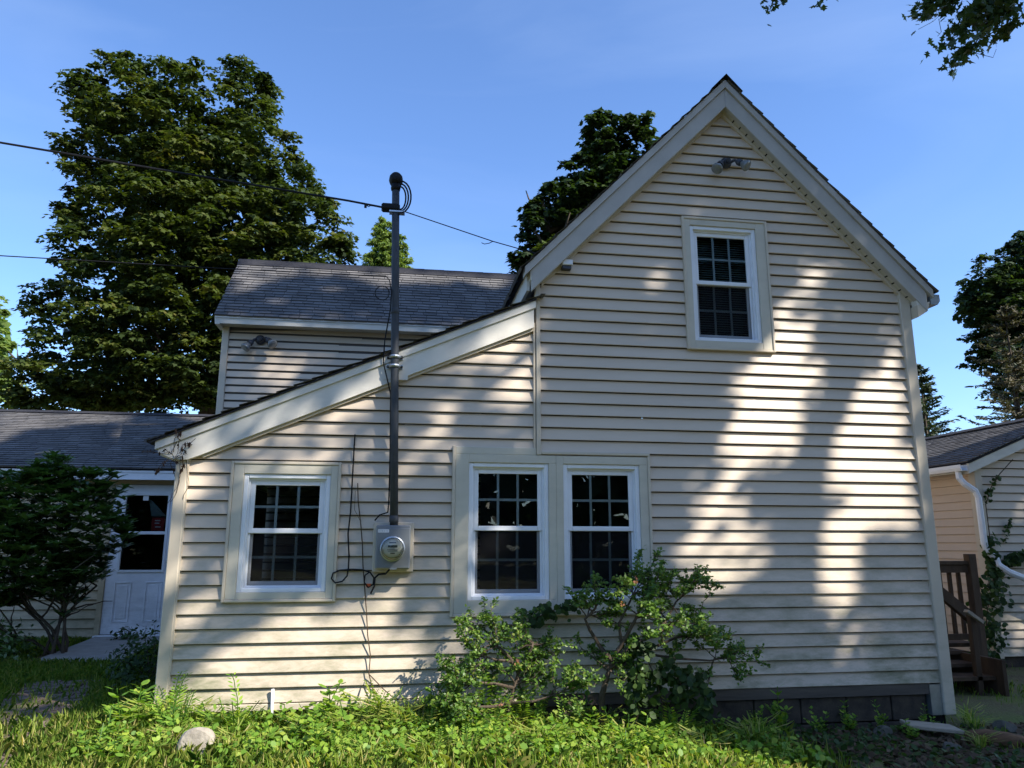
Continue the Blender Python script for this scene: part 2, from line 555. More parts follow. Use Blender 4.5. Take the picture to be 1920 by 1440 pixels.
def soil_material():
    m = mat('lawn soil', (0.05, 0.075, 0.02), 0.95, 0.1)
    nt = m.node_tree
    n, l = nt.nodes, nt.links
    b = n['Principled BSDF']
    geo = n.new('ShaderNodeNewGeometry')
    t = n.new('ShaderNodeTexNoise')
    t.inputs['Scale'].default_value = 1.4
    t.inputs['Detail'].default_value = 10
    t.inputs['Roughness'].default_value = 0.75
    l.new(geo.outputs['Position'], t.inputs['Vector'])
    r = n.new('ShaderNodeValToRGB')
    e = r.color_ramp.elements
    e[0].position, e[0].color = 0.36, (0.085, 0.063, 0.043, 1)
    e[1].position, e[1].color = 0.62, (0.125, 0.15, 0.045, 1)
    e2 = e.new(0.48)
    e2.color = (0.14, 0.125, 0.065, 1)
    l.new(t.outputs['Fac'], r.inputs['Fac'])
    l.new(r.outputs['Color'], b.inputs['Base Color'])
    t2 = n.new('ShaderNodeTexNoise')
    t2.inputs['Scale'].default_value = 45
    t2.inputs['Detail'].default_value = 6
    l.new(geo.outputs['Position'], t2.inputs['Vector'])
    bp = n.new('ShaderNodeBump')
    bp.inputs['Strength'].default_value = 0.9
    bp.inputs['Distance'].default_value = 0.03
    l.new(t2.outputs['Fac'], bp.inputs['Height'])
    l.new(bp.outputs['Normal'], b.inputs['Normal'])
    return m


M['soil'] = soil_material()

# ------------------------------------------------------------------ measured outlines (metres)
# crown outlines as (x, z); LIT: openings in the canopy, as places the sun reaches, seen along the sun's direction
MAPLE = [(-10.16,18.17),(-9.63,18.36),(-8.95,17.91),(-8.35,18.31),(-7.76,18.0),(-6.71,17.67),(-6.1,18.26),(-5.44,18.38),(-4.86,17.8),(-4.34,17.74),(-4.42,16.85),(-4.25,16.22),(-3.45,15.53),(-3.31,14.79),(-2.81,14.2),(-2.68,13.58),(-2.1,13.37),(-2.17,12.78),(-1.42,11.8),(-1.19,10.69),(-1.74,9.56),(-1.91,5.34),(-11.61,4.73),(-12.26,4.89),(-12.14,6.47),(-11.84,7.92),(-11.7,8.76),(-11.15,9.72),(-11.23,10.38),(-11.28,11.54),(-11.74,11.85),(-11.78,12.36),(-10.83,12.85),(-11.5,13.49),(-11.78,14.12),(-11.22,14.84),(-11.14,15.67),(-11.81,16.17),(-11.36,16.84),(-11.22,17.45),(-10.46,17.53)]
MAPLE2 = [(4.69,12.78),(5.25,13.17),(5.88,13.27),(6.76,13.15),(6.85,12.39),(8.23,11.49),(8.04,7.76),(2.56,7.48),(2.48,8.38),(2.92,8.86),(2.99,9.96),(3.52,10.79),(3.97,10.99),(4.05,11.64),(4.67,11.86)]
MIDTREE = [(-1.34,18.98),(-0.58,18.48),(0.16,17.73),(0.68,16.02),(0.62,14.92),(-2.42,14.76),(-2.08,16.95),(-1.83,17.92)]
LEFTTREE = [(-24.3,13.65),(-21.32,14.56),(-20.61,14.14),(-19.82,12.1),(-19.7,10.06),(-18.86,7.52),(-23.38,7.4)]
RIGHTMAPLE = [(31.21,17.38),(29.82,16.46),(29.03,15.25),(27.8,14.75),(26.9,13.01),(27.62,11.8),(28.44,11.28),(26.76,10.94),(27.35,9.88),(28.71,9.12),(29.86,7.02),(33.77,7.12),(35.77,12.74),(35.8,18.06),(33.67,18.82)]
LIT = [(0,[[2.96,2.7],[3.2,2.72],[3.58,2.73],[3.71,2.61],[3.66,2.45],[3.5,2.29],[3.46,2.14],[3.39,1.94],[3.25,1.73],[2.6,1.72],[2.65,1.93],[2.72,2.14],[2.79,2.31],[2.86,2.5]]),(0.06,[[3.22,3.02],[3.44,3.11],[3.6,2.99],[3.62,2.71],[3.2,2.69]]),(0,[[4.3,2.74],[4.44,2.74],[4.46,2.4],[4.46,1.85],[4.44,1.3],[4.46,1.22],[3.92,1.19],[3.86,1.0],[3.81,0.86],[3.51,0.9],[3.55,1.04],[3.6,1.17],[3.65,1.24],[3.58,1.35],[3.61,1.52],[3.69,1.76],[3.71,1.95],[3.78,2.18],[3.86,2.38],[3.98,2.56],[4.21,2.65]]),(0.22,[[3.42,1.22],[3.61,1.33],[3.54,1.02],[3.49,0.86],[3.33,0.81],[3.39,1.02]]),(0.03,[[2.66,1.58],[2.8,1.56],[2.85,1.42],[2.9,1.27],[3.02,1.13],[3.0,1.02],[2.8,0.94],[2.71,0.81],[2.48,0.64],[2.3,0.8],[2.33,1.02],[2.39,1.18],[2.46,1.38],[2.54,1.5]]),(0.08,[[3.29,0.69],[3.42,0.81],[3.61,0.99],[3.85,1.05],[3.87,0.84],[3.85,0.65],[3.72,0.52],[3.38,0.42],[3.27,0.48]]),(0.14,[[3.64,0.4],[3.86,0.48],[4.01,0.45],[3.92,0.24],[3.74,0.11],[3.55,0.13],[3.62,0.32]]),(0.25,[[3.9,0.69],[4.12,0.84],[4.14,0.72],[3.97,0.59],[3.89,0.57]]),(0.25,[[3.35,0.43],[3.46,0.43],[3.43,0.23],[3.33,0.19]]),(0.08,[[2.41,4.05],[2.57,4.1],[2.54,3.99],[2.38,3.97]]),(0.08,[[3.51,3.72],[3.68,3.77],[3.71,3.67],[3.8,3.51],[3.77,3.39],[3.54,3.36],[3.44,3.57]]),(0.07,[[3.25,3.25],[3.78,3.35],[3.73,3.27],[3.94,3.1],[3.82,3.06],[3.62,3.07],[3.62,3.17],[3.24,3.17]]),(0.05,[[3.24,3.09],[3.42,3.08],[3.54,2.89],[3.62,2.72],[3.67,2.61],[2.88,2.53],[2.93,2.7],[3.21,2.73]]),(0.1,[[3.69,3.05],[3.92,3.08],[3.87,2.94],[3.68,2.92]]),(0.13,[[4.25,3.08],[4.46,3.09],[4.44,2.95],[4.14,2.84],[4.15,2.96]]),(0.2,[[2.07,3.45],[2.29,3.52],[2.28,3.43],[2.2,3.27],[2.03,3.18],[1.89,3.06],[1.88,3.21]]),(0.2,[[2.11,3.02],[2.27,3.04],[2.26,2.91],[2.14,2.79],[2.03,2.79]]),(0.12,[[1.15,3.26],[1.32,3.24],[1.25,3.03],[1.21,2.66],[1.15,2.66]]),(0.03,[[3.43,4.19],[3.51,4.2],[3.57,4.09],[3.48,4.08]]),(0.03,[[3.89,3.76],[3.99,3.75],[4.04,3.61],[3.94,3.62]]),(0.4,[[-0.92,1.8],[-0.8,1.91],[-0.64,2.05],[-0.49,2.11],[-0.38,2.25],[-0.28,2.27],[-0.44,2.02],[-0.61,1.81],[-0.69,1.71],[-1.01,1.74]]),(0.4,[[0.11,1.98],[0.18,2.16],[0.29,2.35],[0.38,2.42],[0.52,2.39],[0.49,2.19],[0.44,2.04],[0.32,1.93],[0.15,1.88]]),(0.06,[[0.54,2.65],[0.78,2.75],[0.89,2.91],[1.03,3.01],[1.05,2.73],[1.08,2.54],[1.08,2.28],[1.0,2.28],[0.92,2.5],[0.67,2.52]]),(0.15,[[-1.67,1.76],[-1.29,1.76],[-1.32,1.55],[-1.49,1.48],[-1.52,1.11],[-1.57,0.81],[-1.63,0.99],[-1.62,1.43]]),(0.4,[[-1.81,1.78],[-1.4,1.93],[-1.34,1.79],[-1.69,1.65]]),(0.75,[[-1.23,0.41],[-1.06,0.65],[-0.85,0.73],[-0.72,0.66],[-0.93,0.46],[-1.17,0.26],[-1.38,0.11],[-1.51,-0.01],[-1.56,0.06],[-1.31,0.29]]),(0.8,[[-0.82,0.22],[-0.55,0.44],[-0.3,0.55],[-0.21,0.74],[-0.32,0.98],[0.16,0.98],[0.15,1.28],[0.41,1.19],[0.42,0.62],[0.1,0.56],[-0.14,0.47],[-0.29,0.36],[-0.48,0.21],[-0.72,0.07],[-0.92,-0.03],[-0.87,0.13]]),(0.2,[[0.55,1.08],[0.64,1.11],[0.65,0.65],[0.56,0.65]]),(0.3,[[1.2,1.25],[1.32,1.29],[1.3,1.1],[1.2,0.94]]),(0.2,[[-0.23,0.84],[-0.04,1.05],[-0.01,0.71],[-0.22,0.71]]),(0.0,[[-3.63,-1.91],[-3.01,-0.59],[-2.04,0.09],[-1.45,0.08],[-0.56,0.73],[0.09,0.42],[0.55,0.02],[0.85,-0.33],[1.12,-1.13],[0.07,-2.2],[-0.65,-2.86]]),(0.0,[[-1.78,-0.64],[-0.22,-0.58],[0.36,-0.67],[1.61,-0.77],[1.6,-0.91],[-1.77,-0.79]]),(0.1,[[-2.38,0.43],[-1.41,1.42],[-1.82,0.57],[-2.82,-0.83],[-3.07,-0.96]]),(0.03,[[0.75,0.04],[1.23,0.18],[1.46,0.03],[1.73,-0.16],[1.76,-0.34],[1.24,-0.4],[0.74,-0.25]]),(0.05,[[0.16,-0.08],[0.58,-0.09],[0.57,-0.3],[0.27,-0.44],[0.42,-0.65],[-0.2,-0.63],[-0.2,-0.39]]),(0.3,[[2.75,8.97],[2.93,8.93],[3.04,8.6],[2.97,8.4],[2.81,8.45],[2.77,8.73]]),(0.02,[[3.23,11.81],[7.37,11.68],[6.44,10.73],[6.38,11.21],[5.78,10.88],[5.26,10.83],[4.7,10.56],[4.62,10.98],[4.38,11.02],[3.6,10.88],[2.78,10.13],[2.34,9.9]]),(0.05,[[3.8,10.31],[4.17,10.59],[4.21,10.47],[3.83,10.15]]),(0.05,[[2.68,9.64],[3.16,9.8],[3.12,9.59],[2.69,9.48]]),(0.02,[[1.85,13.37],[4.06,13.26],[3.38,11.94],[2.6,11.7],[2.03,11.25],[1.55,11.07],[0.84,9.99],[0.62,9.75]]),(0.1,[[17.53,11.99],[15.89,9.98],[14.84,9.34],[13.41,8.26],[13.73,8.82]]),(0.12,[[10.0,3.48],[10.42,3.57],[10.32,2.97],[9.82,3.0]]),(0.2,[[10.11,4.81],[10.64,4.94],[10.59,4.61],[10.29,4.52]]),(0.3,[[-1.75,-0.05],[1.1,-0.05],[1.1,1.8],[1.1,3.1],[-0.3,2.5],[-1.8,1.9]]),(0.27,[[2.2,7.5],[5.6,8.4],[5.6,9.25],[2.2,9.25]]),(0.0,[[5.9,2.6],[6.3,5.0],[8.5,8.6],[10,9.8],[10,8.4],[8.6,6.0],[7.2,4.0]])]

# ------------------------------------------------------------------ ground
def make_ground():
    xs = np.concatenate([[-160, -90, -50, -30, -20], np.arange(-14, 16.01, 0.5), [20, 30, 50, 90, 160]])
    ys = np.concatenate([[-120, -70, -40, -25, -16], np.arange(-10, 12.01, 0.5), [16, 25, 40, 70, 140, 260]])
    v = [(float(x), float(y), float(ground_zn(np.array(x), np.array(y)))) for y in ys for x in xs]
    nx = len(xs)
    f = [(j * nx + i, j * nx + i + 1, (j + 1) * nx + i + 1, (j + 1) * nx + i) for j in range(len(ys) - 1) for i in range(nx - 1)]
    b = MB().add(v, f)
    tag(b.build('ground', M['soil'], smooth=True), kind='structure')


make_ground()

P = 0.1016          # siding exposure


# ------------------------------------------------------------------ clapboards
def boards(parent, k0, k1, zbase, pitch, lim, holes, m, y=0.0, step=0.024, name='siding_board'):
    """one object per course (and per side of an opening). lim(z)->(x0,x1) or None; holes: (x0,x1,z0,z1).
    The parent's own mesh is the sheathing behind; returned as strips."""
    strips_all = []
    y0 = y
    for k in range(k0, k1):
        za, zb = zbase + k * pitch, zbase + (k + 1) * pitch
        cuts = [za, zb]
        for h in holes:
            for q in (h[2], h[3]):
                if za + 1e-4 < q < zb - 1e-4: cuts.append(q)
        cuts = sorted(cuts)
        strips = []
        for a, b in zip(cuts[:-1], cuts[1:]):
            la, lb = lim(a + 1e-4), lim(b - 1e-3)
            if la is None: continue
            if lb is None:
                mid = (la[0] + la[1]) / 2
                lb = (mid - 0.005, mid + 0.005)
            segs = [(la[0], la[1], lb[0], lb[1])]
            for h in sorted(holes):
                if h[2] < (a + b) / 2 < h[3]:
                    ns = []
                    for s in segs:
                        if h[1] <= min(s[0], s[2]) or h[0] >= max(s[1], s[3]):
                            ns.append(s)
                            continue
                        if h[0] > min(s[0], s[2]): ns.append((s[0], h[0], s[2], h[0]))
                        if h[1] < max(s[1], s[3]): ns.append((h[1], s[1], h[1], s[3]))
                    segs = ns
            strips.append((a, b, segs))
        if not strips: continue
        pieces = [(i, a, b, s) for i, (a, b, segs) in enumerate(strips) for s in segs]
        comp = list(range(len(pieces)))
        for i in range(len(pieces)):
            for j in range(i):
                p, q = pieces[i], pieces[j]
                if abs(p[0] - q[0]) == 1 and min(p[3][1], q[3][1]) - max(p[3][0], q[3][0]) > 1e-3:
                    ci, cj = comp[i], comp[j]
                    comp = [cj if c == ci else c for c in comp]
        groups = {}
        for c, (i, a, b, s) in zip(comp, pieces):
            groups.setdefault(c, []).append((a, b, s))
        split_groups = []
        for g in groups.values():
            if len(g) == 1 and g[0][2][1] - g[0][2][0] > 2.4:
                a, b, s = g[0]
                xs = s[0] + (s[1] - s[0]) * random.Random(k // 2 + int(s[0] * 10) + 31).uniform(.22, .78)
                split_groups.append([(a, b, (s[0], xs, s[2], xs))])
                split_groups.append([(a, b, (xs - .004, s[1], xs - .004, s[3]))])
            else:
                split_groups.append(g)
        for gi, g in enumerate(split_groups):
            y = y0 + (.0022 if gi % 2 else 0.0)
            mb = MB()
            for a, b, s in g:
                ya = y + step * (a - za) / (zb - za)
                yb = y + step * (b - za) / (zb - za)
                if abs(b - zb) < 1e-6: b = b - 0.0068  # gap lets the dark sheathing show as the lap's shadow line
                x0a, x1a, x0b, x1b = s
                if abs(a - za) < 1e-6:
                    # rounded butt: small lip under the course
                    lip = [(x0a, y + step + .004, a + .004), (x1a, y + step + .004, a + .004), (x1a, y + 0.002, a), (x0a, y + 0.002, a), (x1a, y, a + 0.004), (x0a, y, a + 0.004)]
                    mb.add(lip, [(0, 1, 2, 3), (3, 2, 4, 5)])
                    aa, ya = a + 0.004, y
                else:
                    aa = a
                mb.add([(x0a, ya, aa), (x1a, ya, aa), (x1b, yb, b), (x0b, yb, b)], [(0, 1, 2, 3)])
                strips_all.append((a, b, s))
            o = mb.build(name, m, parent)
    return strips_all


def sheath(name, m, parent, quads, y):
    mb = MB()
    for a, b, (x0a, x1a, x0b, x1b) in quads:
        mb.add([(x0a, y, a), (x1a, y, a), (x1b, y, b), (x0b, y, b)], [(0, 1, 2, 3)])
    o = mb.build(name, m, parent)
    return o


def shingles(name, parent, o, along, up, length, slope, exposure=0.14, tab=0.3, skew=0.0, seed=1, label=None):
    """courses of overlapping shingle tabs on a roof plane: o lower corner, along/up unit vectors"""
    rg = np.random.default_rng(seed)
    o, along, up = Vector(o), Vector(along).normalized(), Vector(up).normalized()
    n = along.cross(up).normalized()
    V, T = [], []
    rows = int(slope / exposure) + 1
    for r in range(rows):
        s0 = r * exposure
        s1 = min(s0 + exposure + 0.02, slope)
        x = -rg.random() * tab
        while x < length:
            w = tab * rg.uniform(0.55, 1.15)
            x0, x1 = max(x, 0) + 0.003, min(x + w, length) - 0.003
            x += w
            if x1 - x0 < 0.02: continue
            h = 0.016 + 0.006 * rg.random()
            d = rg.uniform(-0.006, 0.004)
            a = o + along * x0 + up * (s0 + d) + n * h
            b = o + along * x1 + up * (s0 + d) + n * h
            c = o + along * x1 + up * s1 + n * 0.004
            e = o + along * x0 + up * s1 + n * 0.004
            a2 = o + along * x0 + up * (s0 + d) - n * 0.002
            b2 = o + along * x1 + up * (s0 + d) - n * 0.002
            V += [a, b, c, e, a2, b2, b, a]
            t = float(np.clip(rg.normal(0.5, 0.2), 0, 1))
            T += [t, t * 0.3]
    me = array_mesh(name, np.array([tuple(q) for q in V]), 4, M['shingle'], np.array(T))
    ob = link(name, me, None, parent)
    ob['kind'] = 'stuff'
    return ob


# ------------------------------------------------------------------ the house
house = empty('house', (1.4, 2, -0.1), 'beige clapboard house with a steep front gable and a sloping lean-to', 'house')


def lim_main(z):
    if z < 18 * P - 1e-4:
        return (-1.530, 4.462)
    hi = 5.03
    if z > hi: return None
    xl = max(1.141, 2.85 - (hi - z) / 1.03)
    xr = min(4.462, 2.85 + (hi - z) / 1.03)
    if xr - xl < 0.02: return None
    return (xl, xr)


def lim_lean(z):
    xl = max(-1.530, -1.44 + (z - 1.80) / 0.439)
    if xl > 1.06: return None
    return (xl, 1.088)


# openings in the boards, a little inside the casings that cover their edges
W1 = (-1.198, -0.430, 0.71, 1.697)
W23a = (0.455, 2.028, 0.588, 1.80)
W23b = (0.455, 1.14, 1.70, 1.845)
W4 = (2.438, 3.202, 2.75, 3.928)
HOLES = [W1, W23a, W23b, W4]

front = MB()
front_wall = None
tmp = bpy.data.meshes.new('front_wall')
front_wall = link('front_wall', tmp, M['room'], house)
q = boards(front_wall, 0, 49, 0.0, P, lim_main, HOLES, M['siding'])
mb = MB()
for a, b, (x0a, x1a, x0b, x1b) in q:
    mb.add([(x0a, .034, a), (x1a, .034, a), (x1b, .034, b), (x0b, .034, b)], [(0, 1, 2, 3)])
tmp.from_pydata(mb.v, [], mb.f)
tmp.update()

tmp = bpy.data.meshes.new('lean_to_wall')
lean_wall = link('lean_to_wall', tmp, M['room'], house)
q = boards(lean_wall, 18, 29, 0.0, P, lim_lean, HOLES, M['siding'])
mb = MB()
for a, b, (x0a, x1a, x0b, x1b) in q:
    mb.add([(x0a, .034, a), (x1a, .034, a), (x1b, .034, b), (x0b, .034, b)], [(0, 1, 2, 3)])
tmp.from_pydata(mb.v, [], mb.f)
tmp.update()

# corner posts, seam post and channels
MB().box(-1.612, -1.527, -0.014, 0.10, -0.055, 1.80).build('corner_post', M['post'], house, bevel=0.006)
MB().box(-1.527, -1.518, -0.006, 0.02, -0.03, 1.76).build('corner_channel', M['post'], house)
MB().box(4.458, 4.560, -0.016, 0.10, -0.245, 3.36).build('corner_post', M['post'], house, bevel=0.006)
MB().box(4.358, 4.455, 0.006, 0.08, -0.245, -0.012).build('corner_block', M['galv'], house)
MB().prism([(1.106, 1.802), (1.142, 1.802), (1.142, 3.26), (1.106, 3.215)], -0.018, 0.06).build('seam_post', M['post'], house, bevel=0.005)
MB().box(1.086, 1.100, -0.008, 0.03, 1.835, 2.90).build('seam_channel', M['post'], house)
MB().box(1.1425, 2.046, -0.018, 0.02, 1.808, 1.834).build('head_channel', M['post'], house, bevel=0.004)
MB().box(1.168, 1.186, -0.004, 0.02, 0.0, 0.30).build('joint_strip', M['post'], house)
# starter strip and what shows below the siding
MB().box(-1.527, 1.15, 0.000, 0.03, -0.052, -0.006).build('starter_strip', M['post'], house, bevel=0.004)
MB().box(1.15, 4.358, 0.012, 0.05, -0.085, -0.004).build('sill_board', M['sill'], house)
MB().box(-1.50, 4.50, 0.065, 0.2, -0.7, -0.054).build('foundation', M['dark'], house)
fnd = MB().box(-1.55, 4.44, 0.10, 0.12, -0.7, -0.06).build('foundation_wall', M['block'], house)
for r in range(2):
    x = -1.5 + (0.2 if r else 0)
    while x < 4.30:
        x1 = min(x + 0.385, 4.33)
        z1 = -0.09 - r * 0.2
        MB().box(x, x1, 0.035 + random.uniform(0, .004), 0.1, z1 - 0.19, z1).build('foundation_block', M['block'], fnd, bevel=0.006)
        x += 0.395
MB().box(-1.15, -0.95, 0.02, 0.06, -0.105, -0.058).build('sill_flashing', M['galv'], house)

# closed shell behind (rooms stay dark)
sh = MB()
sh.add([(-1.60, .1, -.3), (-1.60, 4.0, -.3), (-1.60, 4.0, 1.80), (-1.60, .1, 1.80)], [(0, 1, 2, 3)])
sh.add([(4.54, .1, -.4), (4.54, 7.5, -.4), (4.54, 7.5, 3.36), (4.54, .1, 3.36)], [(0, 1, 2, 3)])
sh.add([(-1.6, 7.5, -.4), (4.54, 7.5, -.4), (4.54, 7.5, 5.2), (-1.6, 7.5, 5.2)], [(0, 1, 2, 3)])
sh.add([(-1.6, .1, .0), (4.54, .1, .0), (4.54, 7.5, .0), (-1.6, 7.5, .0)], [(0, 1, 2, 3)])
sh.add([(1.12, .05, 2.9), (1.12, 7.5, 2.9), (1.12, 7.5, 3.5), (1.12, .05, 3.5)], [(0, 1, 2, 3)])
sh.add([(-2.29, 4.07, -.1), (1.12, 4.07, -.1), (1.12, 4.07, 3.9), (-2.29, 4.07, 3.9)], [(0, 1, 2, 3)])
sh.add([(-2.29, 4.07, -.1), (-2.29, 6.1, -.1), (-2.29, 6.1, 4.1), (-2.29, 5.0, 5.1), (-2.29, 4.07, 4.1)], [(0, 1, 2, 3, 4)])
sh.build('inner_shell', M['room'], house)

swl = MB().add([(4.535, .1, -.05), (4.535, 7.5, -.05), (4.535, 7.5, 3.25), (4.535, .1, 3.25)], [(0, 1, 2, 3)]).build('side_wall', M['room'], house)
for k in range(32):
    za, zb = k * P, (k + 1) * P
    MB().add([(4.556, .1, za + .003), (4.556, 7.5, za + .003), (4.541, 7.5, zb), (4.541, .1, zb), (4.536, 7.5, za), (4.536, .1, za)], [(0, 1, 2, 3), (1, 0, 5, 4)]).build('siding_board', M['siding'], swl)

lwl = MB().add([(-1.590, .1, -.05), (-1.590, 4.0, -.05), (-1.590, 4.0, 1.72), (-1.590, .1, 1.72)], [(0, 1, 2, 3)]).build('lean_to_side_wall', M['room'], house)
for k in range(17):
    za, zb = k * P, (k + 1) * P
    MB().add([(-1.612, 4.0, za + .003), (-1.612, .1, za + .003), (-1.597, .1, zb), (-1.597, 4.0, zb), (-1.592, .1, za), (-1.592, 4.0, za)], [(0, 1, 2, 3), (1, 0, 5, 4)]).build('siding_board', M['siding'], lwl)

# main roof: decks, shingles, rake boards, soffits
RZ, RX, SL = 5.262, 2.857, 1.03      # ridge under the shingles
EX = 1.86                             # half span to the eaves


def zroof(x): return RZ - SL * abs(x - RX)


roof = MB()
for s in (-1, 1):
    xe = RX + s * EX
    a, b = (RX, -0.115, RZ), (RX, 7.6, RZ)
    c, d = (xe, 7.6, zroof(xe)), (xe, -0.115, zroof(xe))
    if s < 0: roof.slab(d, a, b, c, 0.03)
    else: roof.slab(a, d, c, b, 0.03)
main_roof = roof.build('main_roof', M['shingle_edge'], house)
L = EX * math.hypot(1, SL)
shingles('shingle_course', main_roof, (RX + EX + .03, -0.15, zroof(RX + EX + .03)), (0, 1, 0), (-1, 0, SL), 7.8, L + .02, seed=3)
shingles('shingle_course', main_roof, (RX - EX - .03, 7.65, zroof(RX - EX - .03)), (0, -1, 0), (1, 0, SL), 7.8, L + .02, seed=4)
for k in range(26):
    y0 = -0.16 + k * 0.3
    rc = MB()
    for s in (-1, 1):
        q = [(RX, y0, RZ + .034 + .006), (RX, y0 + .33, RZ + .03), (RX + s * .15, y0 + .33, RZ + .022 - .15 * SL), (RX + s * .15, y0, RZ + .032 - .15 * SL)]
        rc.add(q, [(0, 1, 2, 3) if s < 0 else (3, 2, 1, 0)])
    rc.build('ridge_cap', M['shingle_edge'], main_roof)
SH = 0.045
for s in (-1, 1):
    def rk(d0, d1, x_in, x_out, extra=0):
        """band between roof line offsets d0 (upper) and d1 (lower), both as drops in z"""
        return [(RX + s * x_in, RZ - SL * x_in - d0), (RX + s * x_out, RZ - SL * x_out - d0), (RX + s * x_out, RZ - SL * x_out - d1), (RX + s * x_in, RZ - SL * x_in - d1)]
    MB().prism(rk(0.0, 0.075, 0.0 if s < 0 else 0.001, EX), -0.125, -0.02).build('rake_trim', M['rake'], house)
    pl = rk(0.0752, 0.262, 0.0005, EX - .06)
    # plumb-cut foot of the rake board
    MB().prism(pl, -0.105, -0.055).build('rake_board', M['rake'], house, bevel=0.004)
    sf = MB().prism(rk(0.235, 0.255, 0.0, EX - .12), -0.0545, 0.004).build('rake_soffit', M['soffit'], house)
    for k in range(28):
        x = 0.10 + k * 0.060
        zz = RZ - SL * x - .2565
        MB().add([(RX + s * (x - .004), -.05, zz + .004 * SL + .0), (RX + s * (x + .004), -.05, zz - .004 * SL), (RX + s * (x + .004), -.006, zz - .004 * SL), (RX + s * (x - .004), -.006, zz + .004 * SL),
                  (RX + s * (x - .004), -.05, zz + .01 + .004 * SL), (RX + s * (x + .004), -.05, zz + .01 - .004 * SL), (RX + s * (x + .004), -.006, zz + .01 - .004 * SL), (RX + s * (x - .004), -.006, zz + .01 + .004 * SL)],
                 [(0, 1, 2, 3), (0, 4, 5, 1), (1, 5, 6, 2), (2, 6, 7, 3), (3, 7, 4, 0)]).build('soffit_vent', M['dark'], sf)
# moulding against the wall under the soffit
for s in (-1, 1):
    x1 = 1.60 if s > 0 else 1.70
    MB().prism([(RX, 5.008), (RX + s * x1, 5.008 - SL * x1), (RX + s * x1, 4.972 - SL * x1), (RX, 4.972)], -0.012, 0.02).build('frieze_strip', M['post'], house)
# eave boxes
xr = RX + EX
MB().prism([(4.562, 3.20), (xr - .05, 3.235), (xr - .05, zroof(xr) - .03), (4.552, zroof(4.562) - .05)], -0.098, -0.03).build('eave_return', M['fascia'], house)
MB().box(xr - .06, xr - .035, -0.03, 7.5, 3.2, zroof(xr) - .01).build('eave_fascia', M['fascia'], house)
MB().box(4.562, xr - .06, -0.03, 7.5, 3.225, 3.24).build('eave_soffit', M['soffit'], house)
xl = RX - EX
MB().prism([(1.10, 3.22), (xl + .05, 3.245), (xl + .05, zroof(xl) - .03), (1.10, zroof(1.10) - .05)], -0.098, -0.03).build('eave_return', M['fascia'], house)
MB().box(xl + .03, xl + .055, -0.03, 7.5, 3.17, zroof(xl) - .01).build('eave_fascia', M['fascia'], house)
MB().box(xl + .055, 1.119, -0.03, 7.5, 3.225, 3.24).build('eave_soffit', M['soffit'], house)
# gutter on the right eave, near end in view
gt = MB()
gx0, gx1 = xr - .02, xr + .075
gt.prism([(gx0, 3.31), (gx0, 3.215), (gx1 - .025, 3.215), (gx1, 3.25), (gx1, 3.31), (gx1 - .005, 3.31), (gx1 - .005, 3.253), (gx1 - .028, 3.221), (gx0 + .005, 3.221), (gx0 + .005, 3.31)], -0.10, 6.5)
gt.prism([(gx0, 3.31), (gx0, 3.215), (gx1 - .025, 3.215), (gx1, 3.25), (gx1, 3.31)], -0.103, -0.1001)
gt.build('gutter', M['galv'], house)
MB().prism([(4.562, 3.09), (4.66, 3.15), (4.692, 3.24), (4.562, 3.20)], -0.10, 0.4).build('eave_blocking', M['post'], house)

# lean-to roof
LS = 0.4325


def zlean(x): return 1.845 + LS * (x + 1.755)


lr = MB().slab((-1.80, -0.075, zlean(-1.80) + .012), (1.10, -0.075, zlean(1.10) + .012), (1.10, 4.04, zlean(1.10) + .012), (-1.80, 4.04, zlean(-1.80) + .012), 0.012)
lean_roof = lr.build('lean_to_roof', M['shingle_edge'], house)
shingles('shingle_course', lean_roof, (-1.815, 4.04, zlean(-1.815) + .014), (0, -1, 0), (1, 0, LS), 4.135, 2.9 * math.hypot(1, LS) + .1, seed=5)
MB().prism([(-1.755, zlean(-1.755) - .001), (1.098, zlean(1.098) - .001), (1.098, zlean(1.098) - .062), (-1.755, zlean(-1.755) - .062)], -0.062, 0.0).build('lean_rake_trim', M['fascia'], house)
MB().prism([(-1.735, zlean(-1.735) - .063), (1.085, zlean(1.085) - .063), (1.085, zlean(1.085) - .222), (-1.44, zlean(-1.44) - .232), (-1.53, 1.715), (-1.62, 1.715), (-1.735, 1.765)], -0.045, 0.0).build('lean_rake_board', M['fascia'], house)
MB().prism([(-1.44, zlean(-1.44) - .233), (1.085, zlean(1.085) - .223), (1.085, zlean(1.085) - .245), (-1.42, zlean(-1.42) - .255)], -0.02, 0.0).build('lean_rake_channel', M['post'], house)
MB().prism([(-1.74, zlean(-1.74) - .064), (-1.615, zlean(-1.615) - .064), (-1.615, 1.70), (-1.74, 1.75)], 0.001, 4.0).build('lean_eave_box', M['fascia'], house)

# wing with the upper storey
WY = 4.05
tmp = bpy.data.meshes.new('wing_wall')
wing_wall = link('wing_wall', tmp, M['room'], house)
q = boards(wing_wall, -21, 18, 2.10, P, lambda z: (-2.222, 1.12) if z < 3.91 else None, [], M['siding'], y=WY)
mb = MB()
for a, b, (x0a, x1a, x0b, x1b) in q:
    mb.add([(x0a, WY + .03, a), (x1a, WY + .03, a), (x1b, WY + .03, b), (x0b, WY + .03, b)], [(0, 1, 2, 3)])
tmp.from_pydata(mb.v, [], mb.f)
tmp.update()
MB().box(-2.305, -2.22, WY - .015, WY + .08, -.05, 3.905).build('corner_post', M['post'], house, bevel=0.006)
wr = MB()
YE, ZE, YR = 3.83, 3.985, 5.01
ZR = ZE + (YR - YE) * 1.0
wr.slab((-2.345, YE, ZE), (2.5, YE, ZE), (2.5, YR, ZR), (-2.345, YR, ZR), 0.03)
